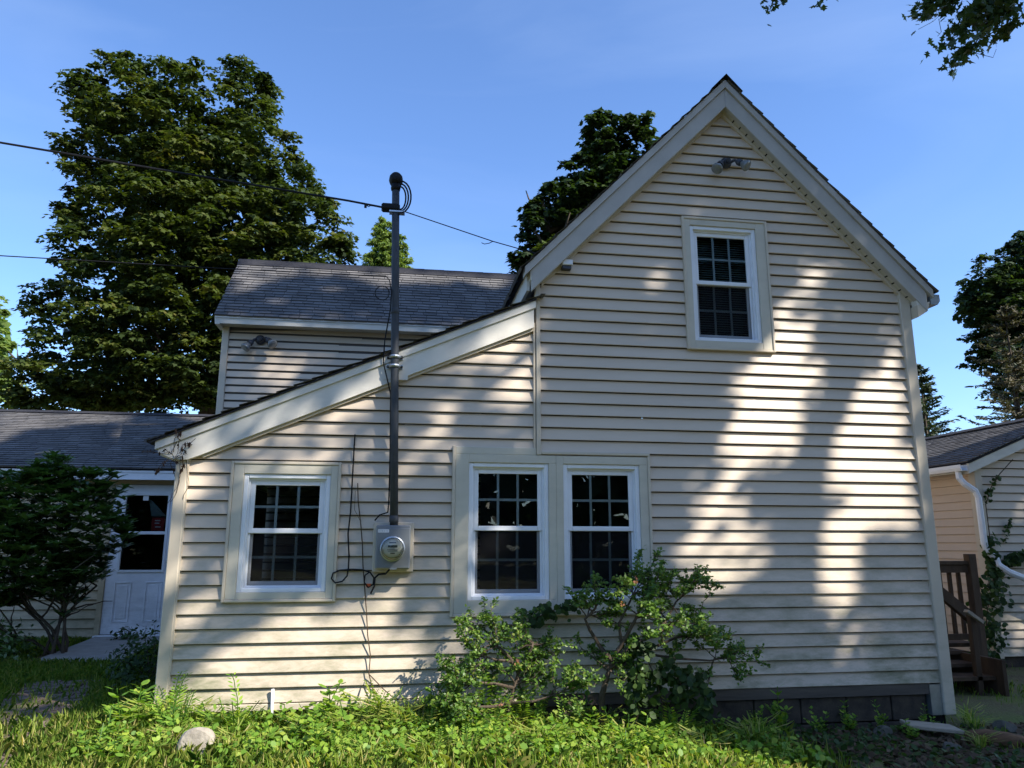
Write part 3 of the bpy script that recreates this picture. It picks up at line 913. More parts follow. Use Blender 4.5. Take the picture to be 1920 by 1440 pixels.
wr.slab((-2.345, YR, ZR), (2.5, YR, ZR), (2.5, 2 * YR - YE, ZE), (-2.345, 2 * YR - YE, ZE), 0.03)
wing_roof = wr.build('wing_roof', M['shingle_edge'], house)
shingles('shingle_course', wing_roof, (-2.375, YE - .02, ZE - .02), (1, 0, 0), (0, 1, 1), 4.9, (YR - YE + .02) * 1.4142, seed=8, exposure=.082, tab=.2)
for k in range(16):
    x0 = -2.38 + k * .3
    rc = MB()
    for s in (-1, 1):
        q = [(x0, YR, ZR + .032), (x0 + .31, YR, ZR + .036), (x0 + .31, YR + s * .13, ZR - .10), (x0, YR + s * .13, ZR - .104)]
        rc.add(q, [(0, 1, 2, 3) if s > 0 else (3, 2, 1, 0)])
    rc.build('ridge_cap', M['shingle_edge'], wing_roof)
MB().box(-2.355, 1.3, YE + .01, YE + .03, 3.872, 3.945).build('wing_fascia', M['fascia'], house)
MB().box(-2.36, 1.3, YE - .004, YE + .03, 3.946, 3.972).build('wing_drip_edge', M['white'], house)
MB().box(-2.34, 1.3, YE + .031, WY, 3.885, 3.90).build('wing_soffit', M['soffit'], house)
MB().prism([(-2.372, 3.98), (-2.30, 3.98), (-2.30, 3.86), (-2.36, 3.86)], YE + .012, WY + .1).build('wing_eave_end', M['fascia'], house)

# ------------------------------------------------------------------ windows
def window(x0, x1, z0, z1, casing, blind=False, label=None):
    """double hung window; casing is a list of boxes (x0,x1,z0,z1) of flat trim plus edge strips"""
    w = MB()
    fr = 0.034
    # outer frame as four stepped bars
    for (a, b, c, d) in ((x0, x0 + fr, z0, z1), (x1 - fr, x1, z0, z1), (x0 + fr, x1 - fr, z1 - fr, z1)):
        w.box(a, b, 0.004, 0.10, c, d)
    w.box(x0 + fr, x1 - fr, 0.002, 0.10, z0, z0 + 0.030)
    win = w.build('window', M['white'], house, bevel=0.004)
    if label: win['label'] = label
    # inner stop step
    st = MB()
    a0, a1, b0, b1 = x0 + fr, x1 - fr, z0 + .030, z1 - fr
    for (a, b, c, d) in ((a0, a0 + .014, b0, b1), (a1 - .014, a1, b0, b1), (a0 + .014, a1 - .014, b1 - .014, b1)):
        st.box(a, b, 0.030, 0.09, c, d)
    st.build('window_stop', M['white'], win)
    a0, a1, b1 = a0 + .014, a1 - .014, b1 - .014
    zm = b0 + (b1 - b0) * 0.525
    # upper sash (outer), lower sash (inner)
    def sash(c0, c1, y, name, bot, top):
        s = MB()
        t = 0.034
        s.box(a0, a0 + t, y, y + .025, c0, c1)
        s.box(a1 - t, a1, y, y + .025, c0, c1)
        s.box(a0 + t, a1 - t, y + .0005, y + .025, c1 - top, c1)
        s.box(a0 + t, a1 - t, y + .0005, y + .025, c0, c0 + bot)
        so = s.build(name, M['white'], win, bevel=0.003)
        g0, g1, h0, h1 = a0 + t, a1 - t, c0 + bot, c1 - top
        MB().box(g0 - .002, g1 + .002, y + .012, y + .014, h0 - .002, h1 + .002).build('pane', M['glass'], win)
        for i in (1, 2):
            xm = g0 + (g1 - g0) * i / 3
            MB().box(xm - .0095, xm + .0095, y + .016, y + .021, h0, h1).build('muntin', M['white'], win)
        zc = (h0 + h1) / 2
        MB().box(g0, g1, y + .0165, y + .0215, zc - .0095, zc + .0095).build('muntin', M['white'], win)
        return g0, g1, h0, h1
    sash(zm - .018, b1, 0.040, 'upper_sash', 0.036, 0.034)
    g = sash(b0, zm + .016, 0.068, 'lower_sash', 0.045, 0.036)
    # insect screen over the lower half
    MB().box(a0 + .004, a1 - .004, 0.058, 0.0585, b0 + .012, zm - .02).build('insect_screen', M['screen'], win)
    sb = MB()
    for (a, b, c, d) in ((a0 + .001, a0 + .016, b0 + .001, zm - .02), (a1 - .016, a1 - .001, b0 + .001, zm - .02), (a0 + .016, a1 - .016, b0 + .001, b0 + .016)):
        sb.box(a, b, .0545, .0575, c, d)
    sb.build('screen_frame', M['white'], win)
    if blind:
        z = z0 + .06
        while z < z1 - .06:
            MB().add([(x0 + .05, .125, z), (x1 - .05, .125, z), (x1 - .05, .142, z + .017), (x0 + .05, .142, z + .017)], [(0, 1, 2, 3)]).build('blind_slat', M['blind'], win)
            z += 0.0215
    # casing
    for (cx0, cx1, cz0, cz1) in casing:
        MB().box(cx0, cx1, -0.010, 0.03, cz0, cz1).build('casing_board', M['casing'], win, bevel=0.003)
    return win


def edge_strips(win, rects):
    for (a, b, c, d) in rects:
        MB().box(a, b, -0.019, 0.012, c, d).build('casing_channel', M['post'], win, bevel=0.004)


# left window
x0, x1, z0, z1 = -1.122, -0.486, 0.760, 1.622
w1 = window(x0, x1, z0, z1, [(-1.196, x0, .712, 1.692), (x1, -.433, .712, 1.692), (x0, x1, z1, 1.692), (x0, x1, .712, z0)], label='square window left of the electric meter')
edge_strips(w1, [(-1.218, -1.1965, .690, 1.716), (-.4325, -.411, .690, 1.716), (-1.1965, -.4325, 1.6925, 1.716), (-1.1965, -.4325, .690, .7115)])
# pair of windows
x0, x1, z0, z1 = 0.566, 1.204, 0.688, 1.735
w2 = window(x0, x1, z0, z1, [(.460, x0, .590, 1.80), (x0, 1.264, .590, z0), (x0, 1.264, z1, 1.80), (x1, 1.264, z0, z1)], label='left one of the paired windows')
MB().box(.460, 1.104, -0.009, 0.03, 1.8005, 1.858).build('casing_board', M['casing'], w2, bevel=0.003)
edge_strips(w2, [(.436, .4595, .568, 1.862), (.4595, 1.264, .568, .5895)])
x0, x1 = 1.322, 1.956
w3 = window(x0, x1, z0, z1, [(1.2645, x0, .590, 1.80), (x0, 2.024, .590, z0), (x0, 2.024, z1, 1.80), (x1, 2.024, z0, z1)], label='right one of the paired windows, behind the shrub')
edge_strips(w3, [(2.0245, 2.046, .568, 1.807), (1.2645, 2.0245, .568, .5895)])
# gable window
x0, x1, z0, z1 = 2.494, 3.110, 2.812, 3.868
w4 = window(x0, x1, z0, z1, [(2.442, x0, 2.752, 3.922), (x1, 3.198, 2.752, 3.922), (x0, x1, z1, 3.922), (x0, x1, 2.752, z0)], blind=True, label='upstairs gable window with blinds')
edge_strips(w4, [(2.420, 2.4415, 2.730, 3.946), (3.1985, 3.220, 2.730, 3.946), (2.4415, 3.1985, 3.9225, 3.946), (2.4415, 3.1985, 2.730, 2.7515)])

# ------------------------------------------------------------------ low annex with the white door
annex = empty('annex', (-5, 5, -.1), 'low shingle-roofed annex with a white door behind the rhododendron', 'building')
AY = 5.0
DX0, DX1, DZ0, DZ1 = -3.735, -2.90, -0.06, 1.875
tmp = bpy.data.meshes.new('annex_wall')
aw = link('annex_wall', tmp, M['room'], annex)
q = boards(aw, 0, 18, -0.10, 0.119, lambda z: (-9.0, -2.31) if z < 2.02 else None, [(DX0 - .05, DX1 + .05, -1, DZ1 + .06)], M['siding_yellow'], y=AY)
mb = MB()
for a, b, (x0a, x1a, x0b, x1b) in q:
    mb.add([(x0a, AY + .03, a), (x1a, AY + .03, a), (x1b, AY + .03, b), (x0b, AY + .03, b)], [(0, 1, 2, 3)])
tmp.from_pydata(mb.v, [], mb.f)
tmp.update()
MB().add([(-9, AY + .04, -.3), (-9, 10.2, -.3), (-9, 10.2, 2.1), (-9, 7.5, 3.2), (-9, AY + .04, 2.1)], [(0, 1, 2, 3, 4)]).add([(-9, 10.2, -.3), (-2.3, 10.2, -.3), (-2.3, 10.2, 2.1), (-9, 10.2, 2.1)], [(0, 1, 2, 3)]).add([(-2.32, AY + .04, -.3), (-2.32, 10.2, -.3), (-2.32, 10.2, 2.1), (-2.32, 7.5, 3.2), (-2.32, AY + .04, 2.1)], [(0, 1, 2, 3, 4)]).build('inner_shell', M['room'], annex)
AS = 0.42
ar = MB()
ar.slab((-9.2, 4.72, 2.075), (-2.31, 4.72, 2.075), (-2.31, 7.5, 2.075 + 2.78 * AS), (-9.2, 7.5, 2.075 + 2.78 * AS), .03)
ar.slab((-9.2, 7.5, 2.075 + 2.78 * AS), (-2.31, 7.5, 2.075 + 2.78 * AS), (-2.31, 10.4, 2.0), (-9.2, 10.4, 2.0), .03)
annex_roof = ar.build('annex_roof', M['shingle_edge'], annex)
shingles('shingle_course', annex_roof, (-9.25, 4.70, 2.067), (1, 0, 0), (0, 1, AS), 6.93, 2.80 * math.hypot(1, AS), seed=12, exposure=.10, tab=.22)
for k in range(23):
    x0 = -9.25 + k * .3
    rc = MB()
    for s in (-1, 1):
        q = [(x0, 7.5, 3.268), (x0 + .31, 7.5, 3.272), (x0 + .31, 7.5 + s * .15, 3.272 - .06), (x0, 7.5 + s * .15, 3.268 - .06)]
        rc.add(q, [(0, 1, 2, 3) if s > 0 else (3, 2, 1, 0)])
    rc.build('ridge_cap', M['shingle_edge'], annex_roof)
MB().box(-9.2, -2.32, 4.735, 4.755, 1.925, 2.015).build('eave_fascia', M['white'], annex)
MB().box(-9.2, -2.32, 4.725, 4.755, 2.016, 2.045).build('drip_edge', M['white'], annex)
MB().box(-9.2, -2.32, 4.756, AY, 1.985, 1.995).build('eave_soffit', M['soffit'], annex)
# door
dr = MB()
dr.box(DX0, DX1, AY + .005, AY + .045, DZ0, 0.62)
wx0, wx1, wz0, wz1 = DX0 + .145, DX1 - .135, 0.74, 1.745
dr.box(DX0, wx0, AY + .005, AY + .045, 0.6201, DZ1).box(wx1, DX1, AY + .005, AY + .045, 0.6201, DZ1)
dr.box(wx0, wx1, AY + .005, AY + .045, 0.6201, wz0).box(wx0, wx1, AY + .005, AY + .045, wz1, DZ1)
door = dr.build('door', M['door'], annex)
for (a, b) in ((DX0 + .12, DX0 + .33), (DX1 - .33, DX1 - .12)):
    pm = MB()
    for (p, q_, r, s) in ((a, a + .016, .09, .60), (b - .016, b, .09, .60), (a + .016, b - .016, .584, .60), (a + .016, b - .016, .09, .106)):
        pm.box(p, q_, AY - .004, AY + .006, r, s)
    pm.box(a + .04, b - .04, AY - .001, AY + .006, .13, .56)
    pm.build('door_panel', M['door'], door, bevel=.004)
wf = MB()
for (p, q_, r, s) in ((wx0 - .02, wx0 + .012, wz0 - .02, wz1 + .02), (wx1 - .012, wx1 + .02, wz0 - .02, wz1 + .02), (wx0 + .012, wx1 - .012, wz1 - .012, wz1 + .02), (wx0 + .012, wx1 - .012, wz0 - .02, wz0 + .012), (wx0 + .012, wx1 - .012, 1.215, 1.255)):
    wf.box(p, q_, AY - .010, AY + .02, r, s)
wf.build('door_window_frame', M['white'], door, bevel=.003)
MB().box(wx0, wx1, AY + .022, AY + .026, 1.255, wz1).build('door_pane', M['glass'], door)
MB().box(wx0, wx1, AY + .022, AY + .026, wz0, 1.215).build('door_pane', M['glass'], door)
MB().box(wx0 + .215, wx0 + .285, AY + .018, AY + .0205, 1.665, 1.738).build('sticker', M['paper'], door)
MB().box(wx0 + .33, wx0 + .49, AY + .10, AY + .16, 1.265, 1.44).build('red_reflection', M['red'], door)  # red block added behind the pane to stand for a reflection
for k, (a, b, c) in enumerate(((.37, .44, 1.395), (.37, .43, 1.36), (.38, .45, 1.31))):
    MB().box(wx0 + a, wx0 + b, AY + .097, AY + .0995, c, c + .012).build('red_reflection_mark', M['paper'], door)  # pale marks belonging to the same modelled reflection
MB().add([(wx0 + .25, AY + .14, 1.70), (wx0 + .31, AY + .14, 1.66), (wx0 + .50, AY + .14, 1.46), (wx0 + .30, AY + .16, 1.46)], [(0, 1, 2, 3)]).build('grey_reflection', M['blind'], door)  # grey shape added behind the pane as part of that reflection
MB().lathe((DX1 - .06, AY + .005, .86), (0, -1, 0), [(0, .028), (.008, .028), (.012, .012), (.03, .012), (.036, .026), (.055, .028), (.066, .016)], 14).build('door_knob', M['galv'], door, smooth=True)
fm = MB()
fm.box(DX0 - .075, DX0 - .004, AY - .012, AY + .05, -.08, DZ1 + .075).box(DX1 + .004, DX1 + .075, AY - .012, AY + .05, -.08, DZ1 + .075).box(DX0 - .004, DX1 + .004, AY - .012, AY + .05, DZ1 + .006, DZ1 + .075)
fm.build('door_casing', M['siding_yellow'], annex, bevel=.003)
MB().box(DX0 - .05, DX1 + .05, AY - .10, AY + .05, -.13, -.068).build('door_threshold', M['white'], annex, bevel=.005)
MB().box(DX0 - .2, DX1 + .2, AY - .03, AY + .03, -.4, -.131).build('door_step', M['concrete'], annex)

# ------------------------------------------------------------------ outbuilding on the right
outb = empty('outbuilding', (8.6, 4, -.3), 'small gabled outbuilding with white downspout right of the house', 'building')
OY, OX = 2.45, 7.10
tmp = bpy.data.meshes.new('outbuilding_wall')
ow = link('outbuilding_wall', tmp, M['room'], outb)
q = boards(ow, 0, 30, -0.20, P, lambda z: (OX + .085, 10.2) if z < 2.05 else ((max(OX + .085, 6.95 + (z - 1.98) / .40), 10.33 - (z - 1.98) / .40) if z < 2.62 else None), [], M['siding'], y=OY)
mb = MB()
for a, b, (x0a, x1a, x0b, x1b) in q:
    mb.add([(x0a, OY + .03, a), (x1a, OY + .03, a), (x1b, OY + .03, b), (x0b, OY + .03, b)], [(0, 1, 2, 3)])
tmp.from_pydata(mb.v, [], mb.f)
tmp.update()
side = MB().add([(OX + .03, OY, -.35), (OX + .03, OY, 2.1), (OX + .03, 8, 2.1), (OX + .03, 8, -.35)], [(0, 1, 2, 3)]).build('side_wall', M['room'], outb)
for k in range(22):
    za, zb = -.2 + k * P, -.2 + (k + 1) * P
    MB().add([(OX, OY + .1, za + .003), (OX, 8, za + .003), (OX + .014, 8, zb), (OX + .014, OY + .1, zb), (OX + .02, 8, za), (OX + .02, OY + .1, za)], [(0, 3, 2, 1), (0, 1, 4, 5)]).build('siding_board', M['siding_peach'], side)
MB().box(OX - .012, OX + .085, OY - .014, OY + .10, -.22, 2.06).build('corner_post', M['post'], outb, bevel=.005)
MB().add([(OX + .05, OY + .05, -.5), (10.2, OY + .05, -.5), (10.2, OY + .05, -.2), (OX + .05, OY + .05, -.2), (OX + .05, 8, -.5), (OX + .05, 8, -.2)], [(0, 1, 2, 3), (4, 0, 3, 5)]).build('foundation', M['block'], outb)
MB().box(10.18, 10.2, OY, 8, -.4, 2.1).box(OX, 10.2, 7.98, 8, -.4, 2.1).build('rear_walls', M['siding'], outb)
orf = MB()
orf.slab((6.93, 8.1, 2.10), (6.93, 2.33, 2.10), (8.64, 2.33, 2.784), (8.64, 8.1, 2.784), .03)
orf.slab((8.64, 8.1, 2.784), (8.64, 2.33, 2.784), (10.35, 2.33, 2.10), (10.35, 8.1, 2.10), .03)
out_roof = orf.build('outbuilding_roof', M['shingle_edge'], outb)
shingles('shingle_course', out_roof, (6.91, 8.1, 2.092), (0, -1, 0), (1, 0, .4), 5.8, 1.73 * math.hypot(1, .4), seed=20, exposure=.10, tab=.22)
for k in range(19):
    y0 = 2.3 + k * .3
    rc = MB()
    for s in (-1, 1):
        rc.add([(8.64, y0, 2.822), (8.64, y0 + .31, 2.826), (8.64 + s * .15, y0 + .31, 2.766), (8.64 + s * .15, y0, 2.762)], [(0, 1, 2, 3) if s < 0 else (3, 2, 1, 0)])
    rc.build('ridge_cap', M['shingle_edge'], out_roof)
MB().prism([(6.94, 2.07), (8.64, 2.75), (10.34, 2.07), (10.34, 1.95), (8.64, 2.63), (6.94, 1.95)], 2.345, 2.375).build('rake_board', M['fascia'], outb, bevel=.004)
MB().prism([(6.94, 2.071), (8.64, 2.751), (8.64, 2.79), (6.94, 2.11)], 2.335, 2.376).build('rake_trim', M['fascia'], outb)
MB().prism([(6.94, 1.949), (8.64, 2.629), (8.64, 2.65), (6.94, 1.97)], 2.376, OY).build('rake_soffit', M['soffit'], outb)
MB().box(6.95, 6.97, 2.376, 8, 1.97, 2.065).build('eave_fascia', M['fascia'], outb)
MB().box(6.97, OX, 2.376, 8, 1.985, 1.995).build('eave_soffit', M['soffit'], outb)
MB().prism([(6.85, 1.985), (6.945, 1.985), (6.945, 2.06), (6.937, 2.06), (6.937, 1.995), (6.868, 1.995), (6.848, 2.03), (6.848, 2.06), (6.84, 2.06), (6.84, 2.02)], 2.36, 8).build('gutter', M['white'], outb)
MB().tube([(6.89, 2.46, 1.99), (6.885, 2.45, 1.90), (6.92, 2.42, 1.83), (7.02, 2.38, 1.74), (7.045, 2.37, 1.66), (7.045, 2.37, 1.10), (7.07, 2.37, 1.02), (7.15, 2.34, .94), (7.16, 2.32, .86), (7.25, 2.28, .78), (8.2, 2.18, .40)], .038, 8).build('downspout', M['white'], outb)

# ------------------------------------------------------------------ electric service
mast = empty('service_mast', (0, -.06, 1.3), 'grey electric service mast pipe rising through the lean-to roof edge', 'pipe')


def mx(z): return -0.002 - 0.028 * (z - 1.28)


MB().tube([(mx(1.24), -.085, 1.24), (mx(2.0), -.085, 2.0), (mx(3.2), -.085, 3.2), (mx(3.98), -.085, 3.98)], .031, 14).build('pipe', M['conduit'], mast, smooth=True)
for z in (1.29, 2.92):
    MB().lathe((mx(z), -.085, z - .025), (0, 0, 1), [(0, .0315), (.003, .0345), (.047, .0345), (.05, .0315)], 14).build('pipe_coupling', M['conduit'], mast, smooth=True)
hd = MB().lathe((mx(4.0), -.085, 3.955), (0, 0, 1), [(0, .036), (.02, .04), (.03, .040), (.032, .034), (.055, .036)], 14)
hd.lathe((mx(4.0), -.06, 4.055), (0, -1, .25), [(-.045, .03), (-.03, .05), (0, .058), (.04, .054), (.065, .040), (.072, .02)], 16)
hd.build('weatherhead', M['black'], mast, smooth=True)
z = 3.80
MB().box(mx(z) - .115, mx(z) + .035, -.125, -.045, z - .03, z + .028).build('insulator', M['black'], mast, bevel=.012)
MB().box(mx(z) - .05, mx(z) + .075, -.12, -.05, z - .045, z - .033).build('clamp_band', M['galv'], mast)
for k, dz in enumerate((0.0, 0.018, -.02)):
    rr = .055 + .022 * k
    c = Vector((mx(3.9) + .03, -.10 - .012 * k, 3.885))
    MB().tube([c + Vector((rr * math.sin(a) * .95, -.012 * math.sin(a * 2), (.10 + .02 * k) * math.cos(a))) for a in np.linspace(0.05, math.pi - .1, 12)], .007, 6).build('conductor', M['black'], mast)
# strap with four bolts on the rake
zb = 2.50
MB().box(mx(zb) - .085, mx(zb) + .105, -.050, -.0465, zb - .13, zb + .13).build('backing_plate', M['fascia'], mast)
for dz in (-.03, .045):
    st = MB()
    st.box(mx(zb) - .062, mx(zb) + .062, -.062, -.051, zb + dz - .016, zb + dz + .016)
    st.tube([(mx(zb) + .036 * math.cos(a), -.085 - .036 * math.sin(a), zb + dz) for a in np.linspace(0, math.pi, 9)], .013, 6)
    so = st.build('pipe_strap', M['galv'], mast)
    for s in (-1, 1):
        MB().lathe((mx(zb) + s * .052, -.062, zb + dz), (0, -1, 0), [(0, .012), (.008, .012), (.009, .006), (.02, .006)], 8).build('bolt', M['conduit'], so)

meter = empty('electric_meter', (0, 0, .92), 'grey electric meter box with round glass meter under the mast', 'meter')
MB().box(-.152, .152, -.028, .01, .900, 1.268).build('mounting_block', M['post'], meter, bevel=.006)
MB().box(-.130, .125, -.125, -.0285, .925, 1.243).build('meter_box', M['meterbox'], meter, bevel=.008)
MB().box(-.124, .119, -.132, -.1255, .932, 1.222).build('box_cover', M['meterbox'], meter, bevel=.004)
MB().box(-.02, .03, -.138, -.128, .922, .934).build('cover_latch', M['galv'], meter)
MB().box(-.115, -.035, -.1332, -.1322, 1.19, 1.212).build('maker_label', M['paper'], meter)
for k in range(6):
    MB().box(-.111 + k * .0125, -.111 + k * .0125 + .008, -.1340, -.1334, 1.196, 1.206).build('maker_mark', M['galv'], meter)
mc = (-.005, -.132, 1.072)
MB().lathe(mc, (0, -1, 0), [(0, .092), (.012, .093), (.02, .090), (.022, .083)], 28).build('meter_ring', M['galv'], meter, smooth=True)
face = MB().lathe(mc, (0, -1, 0), [(.021, .078), (.075, .074), (.083, .070)], 28).build('meter_body', M['dial'], meter)
MB().lathe(mc, (0, -1, 0), [(.022, .082), (.085, .078), (.102, .070), (.110, .052), (.113, .02)], 28).build('meter_glass', M['lens'], meter, smooth=True)
MB().box(-.04, .03, -.2168, -.2155, 1.082, 1.098).build('meter_display', M['lcd'], face)
for (a, b, c, d) in ((-.03, .02, 1.112, 1.120), (-.045, .035, 1.063, 1.067), (-.038, .03, 1.054, 1.057), (-.02, .012, 1.036, 1.044)):
    MB().box(a, b, -.2162, -.2155, c, d).build('meter_print', M['conduit'], face)

# cables and wires
def sag(a, b, n, s):
    a, b = Vector(a), Vector(b)
    return [a.lerp(b, t) - Vector((0, 0, s * 4 * t * (1 - t))) for t in np.linspace(0, 1, n)]


mm = MB()
pts = [(-14, -1.2, 6.2)] + [(-9, -.7, 5.02), (-6, -.4, 4.50), (-4.5, -.25, 4.27), (-3.08, -.13, 4.10), (-2.58, -.12, 4.05), (-1.91, -.11, 3.98), (-1.1, -.1, 3.9), (-.45, -.09, 3.835), (mx(3.8) - .1, -.085, 3.80)]
mm.tube(pts, .0085, 6)
tag(mm.build('service_cable', M['black']), 'thick black service cable running from the left sky to the mast', 'cable')
tw = MB().tube([(-.32, -.10, 3.812), (-.29, -.1, 3.79), (-.275, -.1, 3.80), (-.2, -.1, 3.795), (-.16, -.09, 3.80)], .004, 5)
tw.box(-.325, -.305, -.108, -.092, 3.78, 3.815)
tag(tw.build('cable_clamp', M['black']), 'small black clamp hanging on the service cable beside the mast', 'clamp')
tag(MB().tube([(-14, -.5, 3.4)] + [(-8, -.3, 3.24), (-5, -.2, 3.20), (-2.96, -.13, 3.19), (-1.45, -.11, 3.19), (-.35, -.1, 3.20), (-.13, -.1, 3.205), (-.10, -.095, 3.17), (-.085, -.09, 3.09)], .0045, 5).build('telephone_wire', M['black']), 'thin lower wire crossing the wing roof to the mast', 'wire')
tag(MB().tube([(mx(3.76) + .05, -.1, 3.775), (.73, -.105, 3.555), (1.03, -.127, 3.475)], .0045, 5).tube([(.73, -.105, 3.555), (.70, -.11, 3.535), (.66, -.11, 3.525), (.635, -.11, 3.535)], .0035, 5).tube([(1.02, -.127, 3.477), (1.09, -.127, 3.46), (1.10, -.127, 3.475)], .007, 5).build('guy_wire', M['black']), 'taut guy wire from the mast top to the gable rake', 'wire')
cx = MB().tube([(-.08, -.118, 3.09), (-.085, -.118, 2.92), (-.12, -.10, 2.67), (-.125, -.075, 2.5), (-.06, -.075, 2.25), (-.048, -.075, 1.8), (-.045, -.06, 1.42), (-.05, -.06, 1.34), (-.11, -.05, 1.32), (-.145, -.035, 1.28)], .0055, 6)
tag(cx.build('coax_cable', M['black']), 'thin black coaxial cable running down beside the mast', 'cable')
cl = MB().tube([(-.155 + .055 * math.cos(a), -.10 + .004 * a, 3.065 + .055 * math.sin(a)) for a in np.linspace(-.3, 2 * math.pi + .5, 26)], .004, 5)
tag(cl.build('wire_coil', M['black']), 'small loop of spare wire hanging at the mast', 'coil')
lc = [(-.322, -.004, 1.935), (-.324, -.006, 1.80), (-.325, -.02, 1.66), (-.327, -.006, 1.50), (-.328, -.02, 1.34), (-.34, -.008, 1.18), (-.325, -.02, 1.02), (-.325, -.02, .93), (-.332, -.02, .875), (-.365, -.024, .835), (-.415, -.026, .825), (-.445, -.026, .855), (-.435, -.026, .895), (-.385, -.022, .915), (-.30, -.02, .922), (-.22, -.025, .918), (-.165, -.03, .90), (-.135, -.035, .86), (-.14, -.035, .81), (-.175, -.035, .79), (-.205, -.035, .83), (-.20, -.035, .88), (-.17, -.035, .90)]
tag(MB().tube(lc, .0058, 6).build('loop_cable', M['black']), 'black cable looping on the siding beside the left window', 'cable')
bl = MB().tube([(-.02, -.10, .925), (-.05, -.06, .89), (-.10, -.045, .885), (-.128, -.04, .86), (-.13, -.04, .80), (-.155, -.04, .745)], .008, 6)
tag(bl.build('ground_lead', M['black']), 'short black lead curling out below the meter box', 'cable')
tag(MB().box(-.19, -.155, -.03, -.022, .792, .818).build('utility_tag', M['orange'], bevel=.002), 'small orange tag on the cable under the meter', 'tag')

# floodlights, small box under the rake
def floodlight(x, y, z, s, label):
    f = empty('floodlight', (x, y, z), label, 'lamp', 'twin floodlights on the walls')
    MB().lathe((x, y, z), (0, -1, 0), [(0, .052 * s), (.02 * s, .052 * s), (.035 * s, .035 * s), (.05 * s, .03 * s)], 16).build('lamp_base', M['lamp_body'], f, smooth=False)
    MB().lathe((x, y - .05 * s, z + .005), (0, -1, -.3), [(0, .018 * s), (.01, .022 * s), (.03 * s, .02 * s)], 12).build('sensor', M['lamp_body'], f)
    for sx, d in ((-1, Vector((-.55, -.35, -.75))), (1, Vector((.55, -.45, -.55)))):
        d.normalize()
        a = Vector((x + sx * .035 * s, y - .035 * s, z))
        b = a + Vector((sx * .03 * s, -.02 * s, .012 * s)) if sx > 0 else a + Vector((-.02 * s, -.02 * s, -.01 * s))
        arm = MB().tube([a, b, b + d * .03 * s], .014 * s, 8)
        arm.lathe(b + d * .02 * s, d, [(0, .018 * s), (.02 * s, .030 * s), (.05 * s, .032 * s)], 12)
        ao = arm.build('lamp_holder', M['lamp_body'], f)
        MB().lathe(b + d * .068 * s, d, [(0, .022 * s), (.02 * s, .033 * s), (.055 * s, .050 * s), (.07 * s, .052 * s), (.078 * s, .046 * s), (.082 * s, .02 * s)], 16).build('lamp_bulb', M['bulb'], ao, smooth=True)
    return f


floodlight(2.868, .0, 4.49, 1.0, 'twin floodlight on the gable above the upstairs window')
floodlight(-1.82, WY, 3.72, 1.25, 'twin floodlight under the wing eave at the left')
jb = MB().box(1.325, 1.415, -.07, .01, 3.405, 3.452)
jo = jb.build('alarm_box', M['white'], bevel=.004)
tag(jo, 'small white box under the left end of the gable rake', 'box')
MB().box(1.33, 1.405, -.055, .005, 3.375, 3.4045).build('box_base', M['lamp_body'], jo)
tag(MB().tube([(-.815, -.012, .095), (-.812, -.012, -.10), (-.812, -.012, -.16)], .011, 10).build('drain_pipe', M['white'], smooth=True), 'short white plastic pipe at the foot of the left wall', 'pipe')

# ------------------------------------------------------------------ deck stairs beside the outbuilding
stair = empty('deck_railing', (5.9, 1.5, -.35), 'brown wooden deck railing and stair rail beside the outbuilding', 'railing')
MB().box(5.55, 6.27, 1.68, 1.77, .885, .925).build('top_rail', M['wood'], stair, bevel=.004)
MB().box(5.55, 6.23, 1.70, 1.74, .80, .884).build('rail_board', M['wood'], stair)
MB().box(5.55, 6.23, 1.70, 1.74, .10, .16).build('bottom_rail', M['wood'], stair)
for x in (5.68, 5.80, 5.92, 6.04, 6.15):
    MB().box(x - .017, x + .017, 1.741, 1.775, .11, .86).build('baluster', M['wood'], stair)
MB().box(6.23, 6.32, 1.66, 1.75, -.4, 1.0).build('newel_post', M['wood'], stair, bevel=.005)
MB().box(5.885, 5.965, 1.30, 1.38, -.45, .34).build('newel_post', M['wood'], stair, bevel=.005)
MB().box(5.70, 5.76, 1.10, 1.16, -.45, .42).build('newel_post', M['wood'], stair, bevel=.005)
MB().slab((5.60, 1.42, .70), (5.60, 1.36, .70), (6.00, 1.30, .35), (6.00, 1.38, .35), .10).build('stair_rail', M['wood'], stair)
MB().slab((5.66, 1.12, .47), (5.66, 1.06, .47), (5.82, 1.06, .36), (5.82, 1.12, .36), .03).build('stair_cap', M['oldboard'], stair)
MB().box(5.3, 6.3, 1.76, 2.4, .02, .06).build('deck_board', M['wood'], stair)
for k in range(3):
    MB().box(5.2, 5.95, 1.1 + k * .22, 1.36 + k * .22, -.2 + k * .09, -.165 + k * .09).build('stair_tread', M['wood'], stair)
MB().box(5.9, 5.94, 1.0, 1.75, -.4, .0).build('stair_stringer', M['wood'], stair)

# ------------------------------------------------------------------ yard pieces
pad = MB().add([(-3.62, 2.95, -.075), (-2.75, 2.85, -.075), (-2.85, 4.85, -.075), (-3.75, 4.88, -.075), (-3.62, 2.95, -.3), (-2.75, 2.85, -.3), (-2.85, 4.85, -.3), (-3.75, 4.88, -.3)], [(0, 1, 2, 3), (0, 4, 5, 1), (1, 5, 6, 2), (2, 6, 7, 3), (3, 7, 4, 0)])
tag(pad.build('doorstep_slab', M['concrete'], bevel=.01), kind='structure')
bm_ = MB().box(-.098, .098, -.044, .044, -.05, .006).mesh('brick', M['brick'])
path_o = MB()
pv = [(-2.75, -1.6), (-1.95, -1.6), (-2.22, -.2), (-2.5, 1.2), (-2.6, 1.75), (-3.1, 1.75), (-2.98, .9), (-2.80, -.3)]
path_o.add([(x, y, ground_z(x, y) + .006) for x, y in pv], [tuple(range(8))])
path = path_o.build('brick_path', M['soil'])
